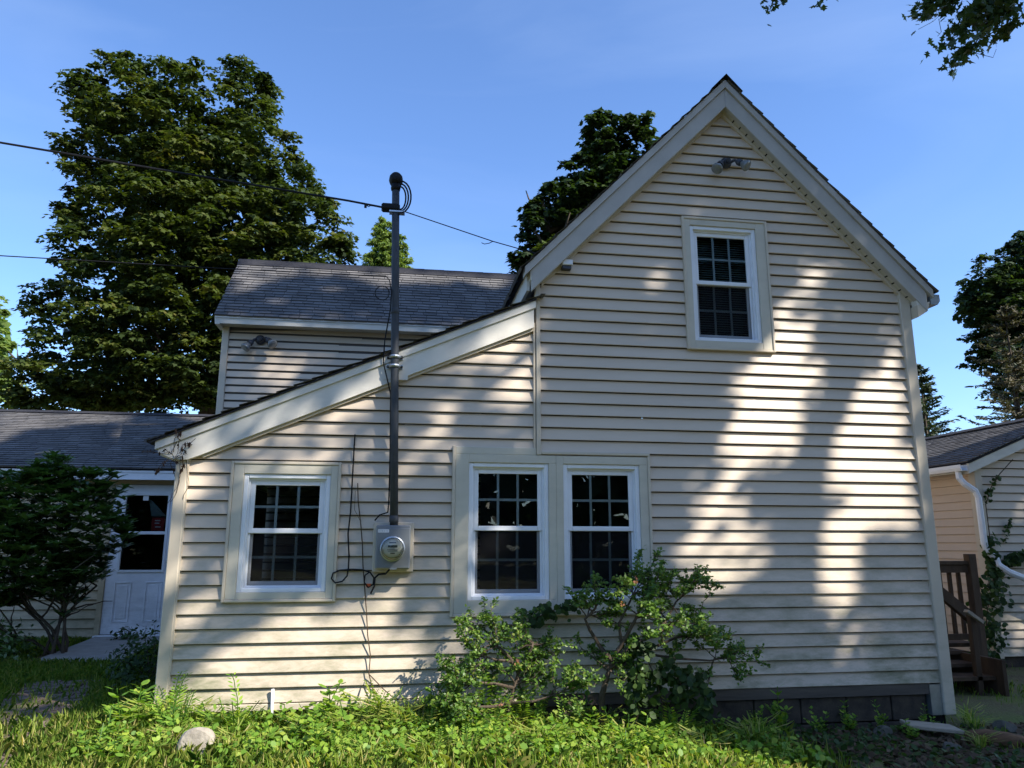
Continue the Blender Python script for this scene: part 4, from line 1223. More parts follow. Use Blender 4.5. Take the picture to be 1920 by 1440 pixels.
tag(path, kind='structure')
for j in range(34):
    y = -1.5 + j * .095
    xc = -2.52 - .2 * y
    for i in range(3):
        x = xc + (i - 1) * .205 + (.1 if j % 2 else 0)
        o = bpy.data.objects.new('brick', bm_)
        C.objects.link(o)
        o.parent = path
        o.location = (x, y, ground_z(x, y) + .012 + random.uniform(-.004, .004))
        o.rotation_euler = (random.uniform(-.03, .03), random.uniform(-.03, .03), .18 + random.uniform(-.03, .03))


def rock(name, c, r, label, cat, m, seed, sub=3, group=None):
    rg = random.Random(seed)
    bm = bmesh.new()
    bmesh.ops.create_icosphere(bm, subdivisions=sub, radius=1.0)
    planes = [(Vector((rg.gauss(0, 1), rg.gauss(0, 1), rg.gauss(0, .8))).normalized(), rg.uniform(.55, .9)) for _ in range(9)]
    for v in bm.verts:
        p = v.co.copy()
        for n, d in planes:
            e = p.dot(n) - d
            if e > 0: p -= n * e * .9
        p *= 1 + .02 * math.sin(p.x * 5 + seed) * math.sin(p.y * 4 + p.z * 3)
        v.co = Vector((p.x * r[0], p.y * r[1], p.z * r[2])) + Vector(c)
    me = bpy.data.meshes.new(name)
    bm.to_mesh(me)
    bm.free()
    me.materials.append(m)
    o = link(name, me)
    return tag(o, label, cat, group)


rock('rock', (-1.10, -.90, -.06), (.115, .085, .12), 'pale squarish rock in the grass by the left corner', 'rock', M['stone'], 3)
rock('rock', (2.62, -1.35, -.30), (.09, .07, .05), 'low flat stone in the weeds at the bottom edge', 'rock', M['darkstone'], 5)
rock('rock', (4.02, -.62, -.33), (.075, .05, .06), 'grey stone between the board and the log', 'rock', M['darkstone'], 8)
rock('rock', (3.72, -.25, -.30), (.10, .07, .06), 'mossy stone lying near the right foundation', 'rock', M['darkstone'], 9)
rock('rock', (4.86, -.15, -.32), (.09, .08, .06), 'dark stone in the grass past the right corner', 'rock', M['darkstone'], 14)
tag(MB().slab((3.92, -.30, -.235), (4.30, -.42, -.265), (4.28, -.28, -.245), (3.95, -.15, -.225), .03).build('old_board', M['oldboard'], bevel=.006), 'weathered pale board lying by the right corner', 'board')
lg = MB().tube([(4.25, -.50, -.29), (4.38, -.52, -.29), (4.52, -.56, -.305), (4.68, -.60, -.33)], [.05, .06, .058, .045], 9)
tag(lg.build('log', M['rot'], smooth=True), 'short rotten brown log in the grass at the right', 'log')

# ------------------------------------------------------------------ plants
def grow(start, direction, length, n, wob, rg, grav=0.0):
    p = Vector(start)
    d = Vector(direction).normalized()
    pts = [p.copy()]
    for i in range(n):
        d = (d + Vector((rg.gauss(0, wob), rg.gauss(0, wob), rg.gauss(0, wob) + grav))).normalized()
        p = p + d * (length / n)
        pts.append(p.copy())
    return pts


def plant_obj(name, stems, V, k, tint, lm, sm, label, cat, loc, group=None, part='foliage', stem_name='stem'):
    e = empty(name, loc, label, cat, group)
    if stems is not None: stems.build(stem_name, sm, e)
    o = link(part, array_mesh(part, V, k, lm, tint), None, e)
    return e


def foliage_on(pts_list, rg, per, size, spread, T, up=0.6, droop=0.0):
    P_, N_, S_, D_ = [], [], [], []
    for pts in pts_list:
        m = len(pts)
        for i in range(per):
            t = rg.uniform(.25, 1) ** .7 * (m - 1)
            a = int(min(t, m - 2))
            p = np.array(pts[a].lerp(pts[a + 1], t - a))
            d = rg.normal(size=3)
            d[2] = d[2] * .6 + .15 - droop
            d /= np.linalg.norm(d)
            P_.append(p + d * spread * rg.uniform(.2, 1))
            N_.append(rg.normal(size=3) * .5 + np.array([0, -.25, up]))
            D_.append(d)
            S_.append(size * rg.uniform(.65, 1.25))
    return np.array(P_), np.array(N_), np.array(S_), np.array(D_)


# two shrubs against the wall
def wall_shrub(name, base, limbs, label, seed, leaves_per, petals):
    rg = np.random.default_rng(seed)
    rr = random.Random(seed)
    st = MB()
    tips = []
    for (pts, r0) in limbs:
        st.tube(pts, list(np.linspace(r0, r0 * .45, len(pts))), 7)
        end = Vector(pts[-1])
        prev = Vector(pts[-2])
        for k in range(9):
            d = (end - prev).normalized() * .4 + Vector((rr.gauss(0, .55), rr.gauss(0, .35) - .1, rr.gauss(.15, .45)))
            s0 = prev.lerp(end, rr.uniform(.1, 1))
            b = grow(s0, d, rr.uniform(.12, .27), 5, .22, rr)
            st.tube(b, list(np.linspace(r0 * .35, .002, 6)), 5)
            tips.append(b)
            for q in range(4):
                t = grow(b[rr.randint(2, 5)], d + Vector((rr.gauss(0, .7), rr.gauss(0, .5), rr.gauss(.1, .5))), rr.uniform(.06, .16), 4, .25, rr)
                st.tube(t, list(np.linspace(.0035, .0012, 5)), 4)
                tips.append(t)
    P_, N_, S_, D_ = foliage_on(tips, rg, leaves_per, .027, .035, OVATE)
    V = leaves(P_, N_, S_, OVATE * np.array([1, 1.35]), D_, rg=rg)
    e = plant_obj(name, st, V, 6, np.clip(rg.normal(.42, .22, len(P_)), 0, 1), M['leaf_shrub'], M['twig'], label, 'shrub', base)
    for c in petals:
        n = 9
        Pp = np.array(c) + rg.normal(size=(n, 3)) * .010
        link('bloom', array_mesh('bloom', leaves(Pp, rg.normal(size=(n, 3)), np.full(n, .02), ROUND, rg=rg), 6, M['petal'], rg.random(n)), None, e)
    return e


gz = ground_z(1.5, -.4)
wall_shrub('shrub', (1.5, -.4, gz), [
    ([(1.49, -.38, gz), (1.50, -.37, .05), (1.55, -.37, .20), (1.58, -.38, .29)], .026),
    ([(1.58, -.38, .29), (1.50, -.36, .38), (1.42, -.38, .50), (1.38, -.40, .58), (1.46, -.42, .66)], .017),
    ([(1.58, -.38, .29), (1.64, -.42, .40), (1.72, -.48, .56), (1.80, -.50, .72)], .018),
    ([(1.58, -.38, .29), (1.70, -.45, .40), (1.88, -.50, .48), (2.08, -.50, .58)], .016),
    ([(1.60, -.36, .25), (1.80, -.38, .34), (2.06, -.40, .44), (2.26, -.42, .48)], .014),
    ([(1.80, -.42, .34), (2.05, -.42, .30), (2.30, -.42, .28), (2.48, -.40, .30)], .010),
    ([(1.64, -.42, .40), (1.62, -.44, .55), (1.70, -.46, .70), (1.76, -.44, .80)], .012),
    ([(1.88, -.50, .48), (1.98, -.48, .60), (2.05, -.46, .70), (2.20, -.44, .80)], .010),
], 'larger round shrub with twisted trunk in front of the paired windows', 31, 32, [(1.70, -.62, .86), (1.60, -.60, .70)])
gz = ground_z(.85, -.4)
wall_shrub('shrub', (.85, -.4, gz), [
    ([(.84, -.36, gz), (.83, -.36, .0), (.87, -.36, .12), (.90, -.36, .22)], .022),
    ([(.90, -.36, .22), (.84, -.38, .32), (.78, -.38, .38), (.72, -.36, .42)], .014),
    ([(.90, -.36, .22), (.96, -.40, .34), (.99, -.42, .40), (1.00, -.40, .43)], .014),
    ([(.87, -.36, .12), (.74, -.42, .16), (.60, -.46, .18), (.50, -.46, .16)], .012),
    ([(.83, -.36, .02), (.70, -.50, .03), (.58, -.54, .04), (.48, -.52, .02)], .012),
    ([(.84, -.36, .02), (.98, -.48, .05), (1.08, -.50, .08), (1.16, -.48, .10)], .010),
    ([(.84, -.38, .30), (.72, -.40, .32), (.66, -.40, .34), (.60, -.36, .34)], .010),
], 'smaller leafy shrub left of the twisted shrub under the paired windows', 32, 28, [(.86, -.56, .32), (.74, -.60, .06)])

# broad-leaved vine hanging in the larger shrub and over the casing
rg = np.random.default_rng(41)
rr = random.Random(41)
st = MB()
runs = [[(1.95, -.42, ground_z(2, -.4)), (1.90, -.50, .02), (1.85, -.54, .18), (1.78, -.50, .36), (1.72, -.42, .42)],
        [(2.05, -.40, ground_z(2, -.4)), (2.08, -.50, .0), (2.02, -.55, .16), (1.95, -.52, .30)],
        [(1.70, -.40, -.25), (1.72, -.50, -.05), (1.74, -.55, .10), (1.70, -.5, .25)],
        [(2.25, -.40, -.28), (2.24, -.46, -.10), (2.20, -.5, .06), (2.12, -.48, .2)],
        [(1.72, -.30, .50), (1.50, -.18, .62), (1.36, -.12, .66), (1.22, -.10, .62), (1.05, -.14, .56), (.95, -.2, .52)]]
Pl = []
for r_ in runs:
    st.tube(r_, .004, 5)
    Pl.append([Vector(p) for p in r_])
P_, N_, S_, D_ = foliage_on(Pl, rg, 110, .058, .11, ROUND, up=.35, droop=.3)
N_[:, 1] -= .5
plant_obj('vine', st, leaves(P_, N_, S_, ROUND * np.array([1, 1.2]), D_, rg=rg), 6, rg.random(len(P_)), M['leaf_ivy'], M['drytwig'], 'dark broad-leaved vine climbing through the larger shrub', 'vine', (1.95, -.42, -.25))

# rhododendron at the annex
rg = np.random.default_rng(51)
rr = random.Random(51)
st = MB()
tips = []
base = Vector((-3.62, 3.45, ground_z(-3.6, 3.4)))
for k in range(7):
    d = Vector((rr.uniform(-.5, .45), rr.uniform(-.35, .2), 1.25))
    b = grow(base + Vector((rr.uniform(-.12, .12), rr.uniform(-.1, .1), 0)), d, rr.uniform(.8, 1.15), 7, .2, rr)
    st.tube(b, list(np.linspace(.019, .010, 8)), 7)
    for q in range(5):
        t = grow(b[rr.randint(3, 7)], Vector((rr.uniform(-1, 1), rr.uniform(-.8, .4), rr.uniform(.2, 1))), rr.uniform(.3, .7), 5, .2, rr)
        st.tube(t, list(np.linspace(.011, .004, 6)), 5)
crown = []
outline = [(-4.7, 1.70), (-4.3, 1.93), (-3.95, 2.0), (-3.72, 2.06), (-3.45, 1.97), (-3.25, 1.83), (-3.12, 1.6), (-3.0, 1.38), (-3.1, 1.15), (-3.13, .9), (-3.3, .66), (-3.55, .52), (-3.9, .42), (-4.3, .38), (-4.75, .35)]
n = 1500
px, pz = rg.uniform(-4.75, -3.0, 6 * n), rg.uniform(.5, 2.06, 6 * n)
ok = in_poly(px, pz, outline)
px, pz = px[ok][:n], pz[ok][:n]
ed = np.clip(edge_dist(px, pz, outline) / .5, 0, 1)
px = px + .10 * np.sin(pz * 9 + px * 5)
pz = pz + .07 * np.sin(px * 11)
ex_ = rg.random(len(px)) < .05
px = px + ex_ * rg.normal(0, .12, len(px))
pz = pz + ex_ * rg.normal(-.08, .2, len(px))
py = 3.4 - rg.uniform(.0, 1, len(px)) * .8 * np.sqrt(1 - (1 - ed) ** 2) + rg.uniform(0, .3, len(px))
Pw, Nw, Sw, Dw, Tw = [], [], [], [], []
for a, b, c in zip(px, py, pz):
    hue = rg.uniform(.15, .75)
    for k in range(9):
        ang = k * 2 * math.pi / 9 + rg.uniform(-.2, .2)
        d = np.array([math.cos(ang), math.sin(ang), rg.uniform(-.25, .35)])
        Pw.append(np.array([a, b, c]) + d * .05)
        Nw.append(np.array([-d[0] * .3, -d[1] * .3, 1]) + rg.normal(size=3) * .2)
        Dw.append(d)
        Sw.append(.135 * rg.uniform(.75, 1.2))
        Tw.append(hue + rg.uniform(-.15, .15))
plant_obj('rhododendron', st, leaves(np.array(Pw), np.array(Nw), np.array(Sw), STRAP * np.array([1, 1.25]), np.array(Dw), rg=rg), 7, np.clip(Tw, 0, 1), M['leaf_rhodo'], M['twig'], 'large dark rhododendron in front of the annex door', 'shrub', tuple(base))
# low dark shrubs
def low_shrub(c, r, n, label, seed, m='leaf_rhodo', size=.06):
    rg = np.random.default_rng(seed)
    rr = random.Random(seed)
    st = MB()
    for k in range(8):
        st.tube(grow((c[0], c[1], ground_z(c[0], c[1])), (rr.uniform(-1, 1) * r[0] * 2, rr.uniform(-1, 1), 1.2), r[2] * 1.1, 4, .15, rr), list(np.linspace(.008, .002, 5)), 5)
    d = norm(rg.normal(size=(n, 3)))
    d[:, 2] = np.abs(d[:, 2])
    P_ = np.array([c[0], c[1], ground_z(c[0], c[1])]) + d * np.array(r) * rg.uniform(.55, 1.05, (n, 1))
    P_ += rg.normal(size=P_.shape) * .03
    return plant_obj('low_shrub', st, leaves(P_, d + rg.normal(size=(n, 3)) * .6 + [0, 0, .5], size * rg.uniform(.7, 1.3, n), OVATE, rg=rg), 6, rg.random(n) * .7, M[m], M['twig'], label, 'shrub', (c[0], c[1], ground_z(c[0], c[1])))


low_shrub((-4.15, 3.15, 0), (.45, .4, .42), 900, 'low dark shrub at the left edge under the rhododendron', 61)
low_shrub((-2.16, 1.75, 0), (.34, .55, .48), 1200, 'dark weedy bush beside the lean-to corner near the doorstep', 62, 'leaf_ivy', .05)
low_shrub((-3.28, 4.6, 0), (.22, .12, .20), 160, 'small plant growing at the foot of the white door', 63, 'leaf_ivy', .06)

# ivy on the outbuilding
rg = np.random.default_rng(71)
st = MB()
runs = [[(7.62, 2.40, 2.14), (7.40, 2.40, 1.95), (7.27, 2.40, 1.80), (7.15, 2.39, 1.58), (7.14, 2.38, 1.23), (7.12, 2.37, .95), (7.12, 2.36, .73), (6.9, 2.3, .31), (6.75, 2.25, -.34)]]
st.tube(runs[0], .006, 5)
main_pts = [Vector(p) for p in runs[0]]
Pa = foliage_on([main_pts[:4]], rg, 45, .055, .05, ROUND, up=.2)
Pb = foliage_on([main_pts[3:7]], rg, 170, .07, .10, ROUND, up=.2)
Pc = foliage_on([main_pts[5:]], rg, 620, .06, .22, ROUND, up=.3)
Pd = foliage_on([[Vector((7.12, 2.36, .75)), Vector((7.3, 2.37, .85)), Vector((7.5, 2.38, .95)), Vector((7.8, 2.38, .98))]], rg, 110, .085, .09, ROUND, up=.2)
Pe = foliage_on([[Vector((7.30, 2.40, .85)), Vector((7.33, 2.41, 1.1)), Vector((7.42, 2.41, 1.28)), Vector((7.52, 2.42, 1.40))]], rg, 40, .05, .04, ROUND, up=.2)
X = [np.concatenate(q) for q in zip(Pa, Pb, Pc, Pd, Pe)]
X[1][:, 1] -= .6
X[0][:, 1] = np.minimum(X[0][:, 1], 2.425)
plant_obj('ivy', st, leaves(X[0], X[1], X[2], ROUND * np.array([1, 1.25]), X[3], rg=rg), 6, rg.random(len(X[0])), M['leaf_ivy'], M['drytwig'], 'ivy climbing the outbuilding corner beside the downspout', 'vine', (6.8, 2.25, -.34))

# dry vine at the lean-to eave, thin stem on the siding
rg = np.random.default_rng(81)
rr = random.Random(81)
st = MB()
tl = []
for k in range(13):
    b = grow((-1.60 + rr.uniform(-.06, .04), -.055, 1.72 + rr.uniform(-.02, .05)), (rr.uniform(-.9, .8), -.12, rr.uniform(-.5, 1)), rr.uniform(.10, .26), 6, .3, rr)
    st.tube(b, .0022, 4)
    tl.append(b)
for k in range(3):
    b = grow((-1.58 + .02 * k, -.02, 1.72), (rr.uniform(-.1, .1), 0, -1), .35, 8, .2, rr)
    b = [Vector((p.x, min(-.018, max(-.03, p.y)), p.z)) for p in b]
    st.tube(b, .002, 4)
P_, N_, S_, D_ = foliage_on(tl, rg, 7, .042, .02, OVATE, up=0, droop=.8)
plant_obj('dry_vine', st, leaves(P_, N_, S_, OVATE * np.array([1, .7]), np.array([[0, 0, -1]]) + D_ * .5, rg=rg), 6, rg.random(len(P_)), M['dryleaf'], M['drytwig'], 'dead brown vine clinging to the lean-to eave corner', 'vine', (-1.6, -.05, 1.7))
ct = MB().tube([(-.285, -.012, 1.56), (-.275, -.014, 1.42), (-.25, -.012, 1.26), (-.23, -.014, 1.10), (-.22, -.012, .95), (-.20, -.014, .78), (-.18, -.012, .61), (-.165, -.014, .45), (-.14, -.012, .31), (-.145, -.016, .18), (-.10, -.03, .03), (-.06, -.10, -.12)], .0042, 5)
ct.tube([(-.30, -.012, 1.50), (-.30, -.014, 1.36), (-.255, -.012, 1.28)], .0022, 4).tube([(-.145, -.016, .18), (-.04, -.03, .08), (.06, -.05, .0)], .004, 4)
tag(ct.build('bare_stem', M['drytwig']), 'bare brown climbing stem on the siding left of the meter', 'vine')

# twig lying on the annex roof
tgz = 2.067 + .42 * .45
tag(MB().tube([(-4.86, 5.15, tgz + .03), (-4.74, 5.17, tgz + .06), (-4.66, 5.22, tgz + .07), (-4.56, 5.2, tgz + .06)], .012, 6).build('fallen_twig', M['oldboard']), 'pale broken twig lying on the annex roof', 'twig')

# weeds along the wall: a few kinds, each plant its own object
def weed_meshes():
    kinds = []
    for kind in range(7):
        rg = np.random.default_rng(100 + kind)
        rr = random.Random(100 + kind)
        st = MB()
        Pw, Nw, Sw, Dw = [], [], [], []
        if kind < 3:      # broad leaves on upright stems
            T = ROUND if kind != 1 else OVATE * np.array([1, 1.3])
            for s in range(5):
                b = grow((0, 0, -.02), (rr.gauss(0, .45), rr.gauss(0, .45), 1), rr.uniform(.14, .27), 6, .12, rr)
                st.tube(b, .0028, 4)
                for i, p in enumerate(b[1:]):
                    for q in range(3):
                        a = rr.uniform(0, 6.28)
                        d = np.array([math.cos(a), math.sin(a), .25])
                        Pw.append(np.array(p) + d * .035)
                        Dw.append(d)
                        Nw.append([-d[0] * .4, -d[1] * .4, 1])
                        Sw.append(.065 * rr.uniform(.6, 1.25) * (1.2 - .09 * i))
        elif kind < 5:    # feathery leaves
            T = OVATE * np.array([1, .8])
            for s in range(6):
                b = grow((0, 0, -.02), (rr.gauss(0, .6), rr.gauss(0, .6), 1), rr.uniform(.18, .34), 8, .10, rr, -.06)
                st.tube(b, .0022, 4)
                for i in range(2, 9):
                    ax = (b[i] - b[i - 1]).normalized()
                    sd_ = ax.cross(Vector((0, 0, 1)))
                    sd_ = sd_.normalized() if sd_.length > .05 else Vector((1, 0, 0))
                    for sg in (-1, 1):
                        for h in (0, .5):
                            d = np.array(sd_ * sg + ax * .8)
                            Pw.append(np.array(b[i - 1].lerp(b[i], h)) + d * .022)
                            Dw.append(d)
                            Nw.append(np.array(ax.cross(sd_)) * -1 + [0, 0, .6])
                            Sw.append(.055 * (1.15 - .08 * i))
        else:             # grass tuft
            T = STRAP * np.array([1, .3])
            for s in range(46):
                a = rr.uniform(0, 6.28)
                t = rr.uniform(.15, .9)
                d = np.array([math.cos(a) * t, math.sin(a) * t, 1.0])
                d /= np.linalg.norm(d)
                L_ = rr.uniform(.12, .30)
                # two pieces make a bent blade
                p0 = np.array([rr.gauss(0, .02), rr.gauss(0, .02), -.02])
                p1 = p0 + d * L_ * .55
                d2 = d + np.array([math.cos(a) * .9, math.sin(a) * .9, -.55])
                d2 /= np.linalg.norm(d2)
                for pp, dd, ll in ((p0, d, L_ * .62), (p1, d2, L_ * .55)):
                    Pw.append(pp + dd * ll * .5)
                    Dw.append(dd)
                    Nw.append(np.cross(dd, [math.sin(a), -math.cos(a), .1]))
                    Sw.append(ll)
        V = leaves(np.array(Pw), np.array(Nw), np.array(Sw), T, np.array(Dw), rg=rg)
        tint = np.clip(rg.normal(.5, .25, len(Pw)), 0, 1)
        fm_ = array_mesh('foliage', V, len(T), M['leaf_weed'] if kind < 5 else M['grass'], tint)
        kinds.append((st.mesh('stem', M['leaf_weed']) if st.v else None, fm_))
    return kinds


KW = weed_meshes()
WL = ['bright broad-leaved weed among the low plants along the wall', 'bright feathery weed among the low plants along the wall', 'long-bladed grass tuft among the weeds along the wall']
WG = ['broad-leaved weeds along the wall', 'feathery weeds along the wall', 'grass tufts along the wall']
WN = ['broadleaf_weed', 'feathery_weed', 'grass_tuft']
rr = random.Random(5)
spots = []
for k in range(150):
    x = rr.uniform(-1.75, 2.65)
    y = -.16 - rr.random() ** 1.1 * 1.0
    if x > 1.9: y = min(y, -.45)
    if -1.28 < x < -.92 and -1.15 < y < -.75: continue
    if -1.0 < x < -.68 and y > -.75: continue
    spots.append((x, y, rr.choices(range(7), [5, 5, 4, 3, 3, 3, 3])[0], rr.uniform(.7, 1.2) * (1.0 if x < 2.1 else .75) * (1.15 if y > -.5 else .85)))
for (x, y, k, s) in ((-.98, -.42, 3, 1.3), (-.55, -.30, 4, 1.15), (-1.5, -.18, 5, 1.2), (-1.62, -.05, 0, 1.0), (-.05, -.25, 5, 1.5), (.1, -.35, 6, 1.4), (.35, -.3, 0, 1.3), (2.55, -.55, 6, 1.2), (-.45, -.3, 1, 1.35), (4.62, -.12, 5, .8), (4.75, .1, 6, .9), (4.25, -.62, 5, .7), (3.9, -.35, 0, .6)):
    spots.append((x, y, k, s))
for (x, y, k, s) in spots:
    g = 0 if k < 3 else (1 if k < 5 else 2)
    place = 'beside the left corner post' if x < -1.3 else 'near the pale rock' if x < -.85 else 'below the left window' if x < -.35 else 'below the electric meter' if x < .35 else 'before the smaller shrub' if x < 1.15 else 'before the twisted shrub' if x < 2.0 else 'past the twisted shrub'
    row = 'close to the wall' if y > -.5 else 'in the front row'
    lab = ('bright broad-leaved weed ', 'bright feathery weed ', 'long-bladed grass tuft ')[g] + place + ', ' + row
    if x > 3.5: lab = 'small weed growing by the old board at the right corner'
    e = empty(WN[g], (x, y, ground_z(x, y)), lab, 'weed' if g < 2 else 'grass', WG[g] if x <= 3.5 else 'weeds at the right corner')
    e.rotation_euler = (0, 0, rr.uniform(0, 6.28))
    e.scale = (s, s, s)
    for me, nm in ((KW[k][0], 'stem'), (KW[k][1], 'foliage')):
        if me is None: continue
        o = bpy.data.objects.new(nm, me)
        C.objects.link(o)
        o.parent = e

# lawn grass, ground cover and leaf litter: uncountable
def in_house(x, y):
    return ((x > -1.64) & (x < 4.6) & (y > -.03)) | ((y > 4.85) & (x < -2.3)) | ((x > -3.75) & (x < -2.75) & (y > 2.87))


def scatter_blades(name, n, xr, yr, hmin, hmax, seed, keep=None, tint=(.45, .25), width=.0030):
    rg = np.random.default_rng(seed)
    x, y = rg.uniform(*xr, n), rg.uniform(*yr, n)
    ok = ~in_house(x, y)
    if keep is not None: ok &= keep(x, y, rg)
    x, y = x[ok], y[ok]
    n = len(x)
    z = ground_zn(x, y)
    h = rg.uniform(hmin, hmax, n)
    a = rg.uniform(0, 2 * np.pi, n)
    lean = rg.uniform(.1, .75, n)
    dx, dy = np.cos(a) * lean * h, np.sin(a) * lean * h
    wx, wy = -np.sin(a) * width, np.cos(a) * width
    p0 = np.stack([x - wx, y - wy, z - .01], 1)
    p1 = np.stack([x + wx, y + wy, z - .01], 1)
    p2 = np.stack([x + dx * .4 + wx * .8, y + dy * .4 + wy * .8, z + h * .6], 1)
    p3 = np.stack([x + dx, y + dy, z + h * (1 - .35 * lean)], 1)
    p4 = np.stack([x + dx * .4 - wx * .8, y + dy * .4 - wy * .8, z + h * .6], 1)
    V = np.stack([p0, p1, p2, p3, p4], 1).reshape(-1, 3)
    return array_mesh(name, V, 5, M['grass'], np.clip(rg.normal(tint[0], tint[1], n), 0, 1))


me = scatter_blades('lawn_grass', 85000, (-3.4, 3.0), (-2.1, -.1), .04, .15, 201, lambda x, y, r: (x < 2.6 + r.normal(0, .3, len(x))) & ((x < -1.5) | (r.random(len(x)) < .22 + .35 * (np.sin(x * 3.7) * np.sin(y * 5.1 + x) > .1))) & ((~((np.abs(x - (-2.50 - .2 * y)) < .30))) | (r.random(len(x)) < .16)), tint=(.42, .28))
tag(link('lawn_grass', me), 'short sunlit lawn grass in front of the house', 'grass', kind='stuff')
on_path = lambda x, y: (np.abs(x - (-2.50 - .2 * y)) < .30) & (y < 1.7)
me = scatter_blades('lawn_grass', 55000, (-5.4, -1.6), (-.3, 4.8), .03, .10, 202, lambda x, y, r: (~on_path(x, y)) | (r.random(len(x)) < .16), tint=(.35, .2))
tag(link('lawn_grass', me), 'shaded lawn grass beside the brick path', 'grass', kind='stuff')
me = scatter_blades('lawn_grass', 9000, (4.3, 9.5), (-1.6, 2.6), .03, .09, 203, lambda x, y, r: (np.sin(x * 2.1) * np.sin(y * 1.7 + 1) + r.normal(0, .35, len(x))) > -.1, tint=(.3, .2))
tag(link('lawn_grass', me), 'sparse dark grass past the right corner', 'grass', kind='stuff')


def scatter_leaves(name, n, xr, yr, size, hmax, T, m, seed, keep=None, flat=.35, label=None, cat=None, tint=(.5, .28)):
    rg = np.random.default_rng(seed)
    x, y = rg.uniform(*xr, n), rg.uniform(*yr, n)
    ok = ~in_house(x, y)
    if keep is not None: ok &= keep(x, y, rg)
    x, y = x[ok], y[ok]
    n = len(x)
    z = ground_zn(x, y) + .006 + rg.random(n) ** 1.4 * hmax
    N = rg.normal(size=(n, 3)) * flat + np.array([0, -.15, 1])
    V = leaves(np.stack([x, y, z], 1), N, size * rg.uniform(.5, 1.3, n), T, rg=rg)
    o = link(name, array_mesh(name, V, len(T), m, np.clip(rg.normal(tint[0], tint[1], n), 0, 1)))
    tag(o, label, cat, kind='stuff')


scatter_leaves('ground_cover', 7000, (-1.7, 2.8), (-1.25, -.08), .042, .13, ROUND, M['leaf_weed'], 301, lambda x, y, r: ~((x > -1.26) & (x < -.94) & (y < -.76)), .55, 'low bright green ground cover between the weeds', 'plants')
scatter_leaves('ground_cover', 9000, (-1.6, 2.7), (-2.1, -.7), .036, .09, OVATE * np.array([1, 1.3]), M['leaf_weed'], 305, lambda x, y, r: (np.sin(x * 4.3 + 2) * np.sin(y * 3.9 + x * 1.3) + r.normal(0, .45, len(x)) > -.25) & ~((x > -1.3) & (x < -.92) & (y < -.74) & (y > -1.3)), .6, 'patchy low leafy growth at the bottom edge of the yard', 'plants', (.42, .3))
scatter_leaves('ground_cover', 3800, (1.9, 4.7), (-1.9, .02), .05, .05, ROUND, M['leaf_ivy'], 302, lambda x, y, r: (np.sin(x * 3.1 + 1) * np.sin(y * 3.7) + r.normal(0, .5, len(x))) > .0, .5, 'dark ground ivy below the right foundation', 'plants', (.6, .3))
scatter_leaves('leaf_litter', 5200, (1.6, 5.4), (-2.0, .02), .06, .02, OVATE * np.array([1, 1.3]), M['litter'], 303, None, .4, 'brown fallen leaves on the bare soil at the right', 'leaves')
scatter_leaves('leaf_litter', 2600, (-5, 2), (-2.2, 4.6), .05, .012, OVATE * np.array([1, 1.2]), M['litter'], 304, None, .35, 'scattered dead leaves in the lawn', 'leaves')
# a few seedlings in front of the right foundation
for i, (x, y, s, k) in enumerate(((2.98, -.12, 1.25, 1), (3.55, -.10, .8, 0), (3.25, -.2, .7, 2), (3.8, -.14, .75, 1), (2.75, -.2, .8, 0), (4.15, -.14, .7, 2))):
    e = empty('seedling', (x, y, ground_z(x, y)), 'thin seedling in front of the dark right foundation', 'weed', 'seedlings before the foundation')
    e.rotation_euler = (0, 0, i * 1.3)
    e.scale = (s * .8, s * .8, s * 1.25)
    for me, nm in ((KW[k][0], 'stem'), (KW[k][1], 'foliage')):
        o = bpy.data.objects.new(nm, me)
        C.objects.link(o)
        o.parent = e

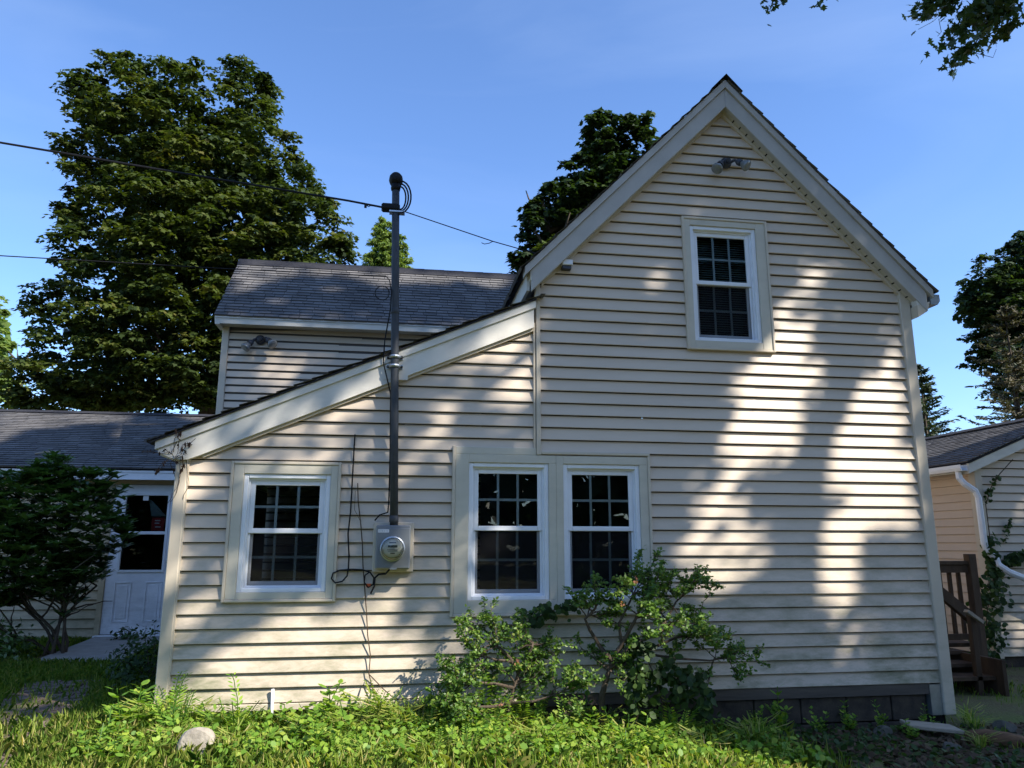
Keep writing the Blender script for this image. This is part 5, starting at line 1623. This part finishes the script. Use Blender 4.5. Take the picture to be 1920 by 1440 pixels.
# ------------------------------------------------------------------ trees in view
def crown_tree(name, outline, yc, depth, nclus, csize, lsize, per, T, m, label, seed, trunk_x, trunk_r, gap=.0, flat=.42, bright=.5, group=None):
    rg = np.random.default_rng(seed)
    rr = random.Random(seed)
    ol = np.array(outline)
    lo, hi = ol.min(0), ol.max(0)
    rad = .5 * min(hi[0] - lo[0], hi[1] - lo[1])
    cx_, cz_, cy_ = [], [], []
    tries = 0
    need = nclus
    pads = max(nclus // 5, 8)
    pr = csize * 1.5
    X, Z = rg.uniform(lo[0], hi[0], pads * 8), rg.uniform(lo[1], hi[1], pads * 8)
    ok = in_poly(X, Z, ol)
    X, Z = X[ok], Z[ok]
    e = edge_dist(X, Z, ol)
    ok = e > pr * .22
    X, Z, e = X[ok], Z[ok], e[ok]
    # keep the pads apart, so dark gaps stay between them; a ring follows the outline
    kept = []
    for i in rg.permutation(len(X)):
        front = len(kept) % 3 != 2
        if all((X[i] - X[j]) ** 2 + ((Z[i] - Z[j]) * 1.5) ** 2 > (np.clip(e[i] * .8, .3 * pr, pr * .66)) ** 2 or f != front for j, f in kept):
            kept.append((i, front))
        if len(kept) >= pads: break
    idp = np.array([k[0] for k in kept])
    fr = np.array([k[1] for k in kept])
    X, Z, e = X[idp], Z[idp], e[idp]
    prof = np.sqrt(np.clip(1 - (1 - np.clip(e / rad, 0, 1)) ** 2, 0, 1))
    Y = np.where(fr, yc - depth * prof * rg.uniform(.6, 1.0, len(X)), yc + depth * prof * rg.uniform(-.5, .8, len(X)))
    m_ = max(nclus // len(X), 3)
    ip = np.repeat(np.arange(len(X)), m_)
    prad = np.clip(e * .95, .3 * pr, pr)
    rr_ = prad[ip] * np.sqrt(rg.random(len(ip))) * rg.uniform(.75, 1.05, len(X))[ip]
    an = rg.uniform(0, 2 * np.pi, len(ip))
    padt = rg.normal(0, .10, len(X))[ip]
    Z = Z[ip] + rg.normal(0, .12 * pr, len(ip)) - .42 * rr_ ** 2 / pr
    X = X[ip] + np.cos(an) * rr_
    Y = Y[ip] + np.sin(an) * rr_ * .8
    csize = csize * .52
    if depth > 1.5:
        prof = prof ** 1.4
        ol = np.stack([(lo[0] + hi[0]) / 2 + (ol[:, 0] - (lo[0] + hi[0]) / 2) * .95, lo[1] + (ol[:, 1] - lo[1]) * .945], 1)
    kc = in_poly(X, Z, ol) & (edge_dist(X, Z, ol) > csize * .55)
    X, Y, Z, padt = X[kc], Y[kc], Z[kc], padt[kc]
    n = len(X)
    cr = csize * rg.uniform(.6, 1.25, n)
    ctint = np.clip(rg.normal(bright, .14, n) + padt, 0, 1)
    N = n * per
    d = norm(rg.normal(size=(N, 3)))
    d[:, 2] = np.where(d[:, 2] < -.25, -d[:, 2], d[:, 2])
    idx = np.repeat(np.arange(n), per)
    r = rg.random(N) ** .33
    off = d * (cr[idx] * r)[:, None]
    off[:, 2] *= flat
    off[:, 2] -= .25 * (off[:, 0] ** 2 + off[:, 1] ** 2) / cr[idx]
    Pp = np.stack([X[idx], Y[idx], Z[idx]], 1) + off
    nn = d * .55 + rg.normal(size=(N, 3)) * .42 + np.array([0, -.18, .85])
    dd = d + np.array([0, 0, -.7])
    V = leaves(Pp, nn, lsize * rg.uniform(.6, 1.25, N), T, dd, rg=rg)
    tint = np.clip(ctint[idx] + rg.normal(0, .13, N), 0, 1)
    # large filler leaves inside the crown, tinted darker to imitate inner shade
    nc = int(nclus * 5)
    Xc, Zc = rg.uniform(lo[0], hi[0], nc * 4), rg.uniform(lo[1], hi[1], nc * 4)
    okc = in_poly(Xc, Zc, ol)
    ec = edge_dist(Xc, Zc, ol)
    okc &= ec > pr * .75
    Xc, Zc, ec = Xc[okc][:nc], Zc[okc][:nc], ec[okc][:nc]
    nc = len(Xc)
    pc = np.sqrt(np.clip(1 - (1 - np.clip(ec / rad, 0, 1)) ** 2, 0, 1))
    Yc = yc + depth * pc * rg.uniform(-.45, .75, nc)
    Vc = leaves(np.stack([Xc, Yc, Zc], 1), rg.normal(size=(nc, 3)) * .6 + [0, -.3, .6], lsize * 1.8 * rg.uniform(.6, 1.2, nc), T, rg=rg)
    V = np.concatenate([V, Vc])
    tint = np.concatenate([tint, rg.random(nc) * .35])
    gz_ = float(ground_zn(np.array(trunk_x), np.array(yc)))
    t = empty(name, (trunk_x, yc, gz_), label, 'tree', group)
    top = hi[1]
    tr = MB()
    main = grow((trunk_x, yc, gz_ - .2), (rr.gauss(0, .03), 0, 1), (top - gz_) * .8, 10, .05, rr)
    tr.tube(main, list(np.linspace(trunk_r, trunk_r * .2, 11)), 9)
    for k in range(16):
        i = rr.randint(3, 9)
        a = rr.uniform(0, 6.28)
        tr.tube(grow(main[i], (math.cos(a), math.sin(a) * .7, .75), rad * rr.uniform(.45, .85), 6, .14, rr), list(np.linspace(trunk_r * .32, trunk_r * .06, 7)), 6)
    tr.build('trunk', M['bark'], t, smooth=True)
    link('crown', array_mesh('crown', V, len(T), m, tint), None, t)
    return t


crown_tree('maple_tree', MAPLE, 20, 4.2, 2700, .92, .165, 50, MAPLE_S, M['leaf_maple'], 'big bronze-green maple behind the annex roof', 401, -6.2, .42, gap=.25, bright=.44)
crown_tree('maple_tree', MAPLE2, 13, 2.0, 760, .60, .165, 42, MAPLE_S, M['leaf_maple_dark'], 'dark maple rising behind the gable roof', 402, 4.6, .22, gap=.25, bright=.4)
crown_tree('young_tree', MIDTREE, 34, .9, 420, .34, .24, 34, STRAP, M['leaf_light'], 'small pale feathery tree beyond the wing roof ridge', 403, -1.9, .12, bright=.6, flat=.9)
crown_tree('bright_tree', LEFTTREE, 36, 2.0, 300, .8, .26, 40, MAPLE_S, M['leaf_light'], 'bright yellow-green tree at the far left edge', 404, -20.5, .25, bright=.6)
crown_tree('maple_tree', RIGHTMAPLE, 26, 3.0, 1200, .9, .22, 44, MAPLE_S, M['leaf_maple_dark'], 'dark round maple at the right edge behind the spruces', 405, 31.5, .35, gap=.2, bright=.35)


def spruce(x, y, h, r, m, label, seed, lean=0, dens=1.0, start=.06):
    rg = np.random.default_rng(seed)
    rr = random.Random(seed)
    gz_ = float(ground_zn(np.array(x), np.array(y)))
    t = empty('spruce_tree', (x, y, gz_), label, 'tree', 'spruces behind the outbuilding')
    tr = MB()
    tr.tube([(x, y, gz_ - .2), (x + lean * .5, y, gz_ + h * .5), (x + lean, y, gz_ + h)], [h * .016, h * .010, .008], 7)
    Pn, Nn, Sn, Dn = [], [], [], []
    zc = .02
    while zc < 1 - start:
        hh = zc * h
        br = r * (zc ** .75) * 1.0 + .12
        nb_ = int(4 + 3 * rr.random())
        for k in range(nb_):
            a = rr.uniform(0, 6.28)
            L_ = br * rr.uniform(.65, 1.12)
            d = Vector((math.cos(a), math.sin(a), .12 - .25 * zc))
            b = grow((x + lean * (1 - zc), y, gz_ + h - hh), d, L_, 6, .06, rr, .05)
            tr.tube(b, list(np.linspace(.014 + .012 * zc, .004, 7)), 4)
            for i in range(1, 7):
                for q in range(int(7 * dens)):
                    p = np.array(b[i - 1].lerp(b[i], rr.random()))
                    sg = 1 if rr.random() < .5 else -1
                    ax = np.array(b[i] - b[i - 1])
                    ax /= np.linalg.norm(ax)
                    s_ = np.cross(ax, [0, 0, 1]) * sg
                    dd = s_ * rr.uniform(.3, 1) + ax * rr.uniform(.4, 1) + np.array([0, 0, rr.uniform(-.55, .1)])
                    Pn.append(p + dd * .07)
                    Dn.append(dd)
                    Nn.append(rg.normal(size=3) * .5 + [0, -.2, .7])
                    Sn.append(rr.uniform(.13, .26))
        zc += .028 * rr.uniform(.75, 1.3)
    tr.build('trunk', M['bark'], t)
    T = STRAP * np.array([1, .9])
    link('crown', array_mesh('crown', leaves(np.array(Pn), np.array(Nn), np.array(Sn), T, np.array(Dn), rg=rg), 7, m, np.clip(rg.normal(.45, .25, len(Pn)), 0, 1)), None, t)


spruce(18.75, 14, 8.75, 3.0, M['needle_brown'], 'thin brownish spruce with bare top at the right edge', 501, dens=1.7)
spruce(15.55, 14, 6.75, 1.5, M['needle'], 'narrow dark spruce just right of the house corner', 502)
spruce(17.2, 16, 6.7, 2.0, M['needle'], 'sparse dark spruce between the two taller spruces', 503, dens=.6)
spruce(21.5, 17, 8.6, 2.6, M['needle'], 'dark spruce past the right edge of view', 504, dens=.7)

# a maple across the yard behind the viewer, mirrored in the upstairs window
crown_tree('maple_tree', [(4.5, 5), (4, 9), (6, 13), (8, 16), (11, 17.5), (14, 17), (17, 14), (18, 9), (16.5, 4.5), (11, 3)], -19, 3.0, 800, 1.2, .42, 26, MAPLE_S, M['leaf_maple_dark'], 'tall maple across the yard mirrored in the upstairs window', 406, 11, .35, bright=.35)

# ------------------------------------------------------------------ the oak behind the camera that shades the place
# its leaves stand anywhere along the sunbeams; the canopy has the openings listed in LIT
def oak():
    rg = np.random.default_rng(601)
    rr = random.Random(601)
    n = 62000
    # clumps of leaves in sunbeam coordinates (u, v) and distance t along the beam
    u = rg.uniform(-3.2, 11.2, n)
    v = rg.uniform(-3.0, 13.2, n)
    # lower front lawn and far sides stay open
    keep = np.ones(n, bool)
    keep &= ~((v < -.1) & (u < 1.25))
    keep &= ~((u < -2.6) & (v < 1.0))
    keep &= ~((u < -1.9) & (v < 7) & (v > 2.2))
    keep &= ~((v > 12.2) & (u > 4.5))
    for kp, poly in LIT:
        ins = in_poly(u, v, poly)
        ed_ = edge_dist(u, v, poly)
        near = (~ins) & (ed_ < (.085 if kp <= .03 else .06))
        keep &= ~(ins & (rg.random(n) >= kp))
        keep &= ~(near & (rg.random(n) < .8 * (1 - kp)))
    u, v = u[keep], v[keep]
    n = len(u)
    t = 7.9 + rg.uniform(-1.1, 1.4, n)
    c = np.stack([u + 1.12 * t, -t, v + 1.30 * t], 1)
    # each clump: a handful of leaves kept tight, so the openings stay open
    per = 3
    N = len(c) * per
    idx = np.repeat(np.arange(len(c)), per)
    Pp = c[idx] + rg.normal(size=(N, 3)) * .04
    nn = rg.normal(size=(N, 3)) * .75 + np.array([.35, -.3, .8])
    V = leaves(Pp, nn, .16 * rg.uniform(.7, 1.25, N), ROUND, rg=rg)
    tint = rg.random(N)
    # hanging sprays that reach into the top of the picture
    sprays = []
    tr = MB()
    tx, ty = 12.6, -8.0
    gz_ = float(ground_zn(np.array(tx), np.array(ty)))
    main = [Vector(q) for q in ((12.9, ty, gz_ - .2), (12.5, ty, 3), (12.2, ty, 7), (12.12, ty, 10.4), (12.3, ty, 11.6), (12.46, ty, 12.25), (12.6, ty, 12.56), (12.82, ty, 12.9), (13.06, ty, 13.3), (13.3, ty, 14.0), (13.5, ty, 16), (13.6, ty, 20))]
    tr.tube(main, [.42, .34, .26, .17, .155, .15, .15, .145, .14, .13, .10, .05], 12)
    made = 0
    for k in range(500):
        i = rr.choice((1, 9, 10, 10, 10))
        s0 = main[i].lerp(main[i + 1], rr.random())
        tgt = c[rr.randrange(len(c))]
        d = Vector(tgt) - s0
        b_ = grow(s0, d, d.length * .8, 8, .10, rr)
        bu = np.array([[q.x + 1.12 * q.y, q.z + 1.3 * q.y] for j in range(8) for q in (b_[j].lerp(b_[j + 1], s_ / 8) for s_ in range(8))])
        if any(in_poly(bu[:, 0], bu[:, 1], poly).any() or edge_dist(bu[:, 0], bu[:, 1], poly).min() < .08 for kp, poly in LIT): continue
        tr.tube(b_, list(np.linspace(.06, .012, 9)), 6)
        made += 1
        if made > 22: break
    P2 = []
    limb = [Vector((13.55, ty, 17)), Vector((10.0, -4.5, 11.8)), Vector((6.604, -0.813, 7.551)), Vector((5.853, -0.708, 6.638)), Vector((5.472, -0.555, 6.197)), Vector((5.335, -0.465, 5.879)), Vector((5.172, -0.377, 5.585))]
    tr.tube(limb, [.07, .05, .03, .02, .013, .009, .004], 6)
    l2 = [Vector((5.994, -0.772, 6.833)), Vector((5.631, -0.708, 6.318)), Vector((5.472, -0.611, 5.98)), Vector((5.432, -0.554, 5.739))]
    tr.tube(l2, [.016, .012, .008, .003], 5)
    l3 = [Vector((5.853, -0.708, 6.638)), Vector((5.444, -0.505, 6.468)), Vector((5.055, -0.37, 6.12)), Vector((4.857, -0.323, 6.045))]
    tr.tube(l3, [.016, .012, .007, .003], 5)
    for pts in ([Vector((4.984, -0.445, 6.04)), Vector((4.84, -0.394, 5.903)), Vector((4.704, -0.357, 5.829))], [Vector((5.245, -0.394, 5.61)), Vector((5.405, -0.41, 5.571)), Vector((5.432, -0.431, 5.649))], [Vector((4.889, -0.406, 5.927)), Vector((4.917, -0.385, 5.805)), Vector((4.884, -0.371, 5.766))]):
        tr.tube(pts, .0025, 4)
    l4 = [Vector((6.604, -0.813, 7.551)), Vector((5.336, -0.381, 7.417)), Vector((4.102, -0.067, 6.847)), Vector((3.643, 0.076, 6.51)), Vector((3.569, 0.115, 6.381))]
    tr.tube(l4, [.03, .022, .014, .007, .003], 6)
    # sprays: centre, half width, half height, leaves
    for (c0, hw, hh, cnt) in (((4.879, -0.345, 6.13), 0.132, 0.132, 70), ((5.077, -0.389, 6.194), 0.152, 0.127, 60), ((5.233, -0.47, 5.976), 0.18, 0.17, 120), ((5.09, -0.417, 5.829), 0.11, 0.12, 60), ((5.377, -0.581, 5.907), 0.158, 0.187, 110), ((5.47, -0.565, 5.763), 0.069, 0.079, 34), ((5.155, -0.385, 5.634), 0.1, 0.12, 70), ((5.57, -0.58, 6.246), 0.225, 0.15, 90), ((5.044, -0.432, 6.418), 0.304, 0.127, 90), ((3.583, 0.102, 6.432), 0.116, 0.085, 60), ((4.104, 0.016, 6.454), 0.085, 0.053, 18), ((3.9, 0.008, 6.64), 0.317, 0.106, 60)):
        for q in range(int(cnt * 1.5)):
            P2.append((c0[0] + rg.normal(0, .42) * hw, c0[1] + rg.normal(0, .13), c0[2] + rg.normal(0, .42) * hh))
    P2 = np.array(P2)
    V2 = leaves(P2, rg.normal(size=P2.shape) * .7 + [0.2, -.1, .6], .095 * rg.uniform(.7, 1.3, len(P2)), OAK_L, rg=rg)
    e = empty('oak_tree', (tx + .6, ty, gz_), 'tall oak whose leafy sprays hang into the top right of the sky', 'tree')
    tr.build('trunk', M['bark'], e, smooth=True)
    link('crown', array_mesh('crown', V, len(ROUND), M['leaf_oak'], tint), None, e)
    link('leaf_spray', array_mesh('leaf_spray', V2, len(OAK_L), M['leaf_oak'], rg.random(len(P2))), None, e)


oak()

# woodland behind the camera, seen in the window panes and as the light it takes away
def woods():
    rg = np.random.default_rng(701)
    n = 11000
    x = rg.uniform(-60, 60, n)
    y = -34 - rg.random(n) * 5
    top = 8.0 + 10 * np.clip(x / 22, 0, 1) ** 1.2 + 2.2 * np.sin(x * .31) + 1.3 * np.sin(x * .83 + 1)
    z = rg.random(n) ** .85 * top
    Pp = np.stack([x, y, z], 1)
    V = leaves(Pp, rg.normal(size=(n, 3)) * .6 + [0, .6, .5], rg.uniform(.9, 1.9, n), MAPLE_L, rg=rg)
    o = link('woodland', array_mesh('woodland', V, len(MAPLE_L), M['leaf_oak'], rg.random(n)))
    tag(o, 'dark woodland edge across the yard behind the viewer', 'trees', kind='stuff')


woods()
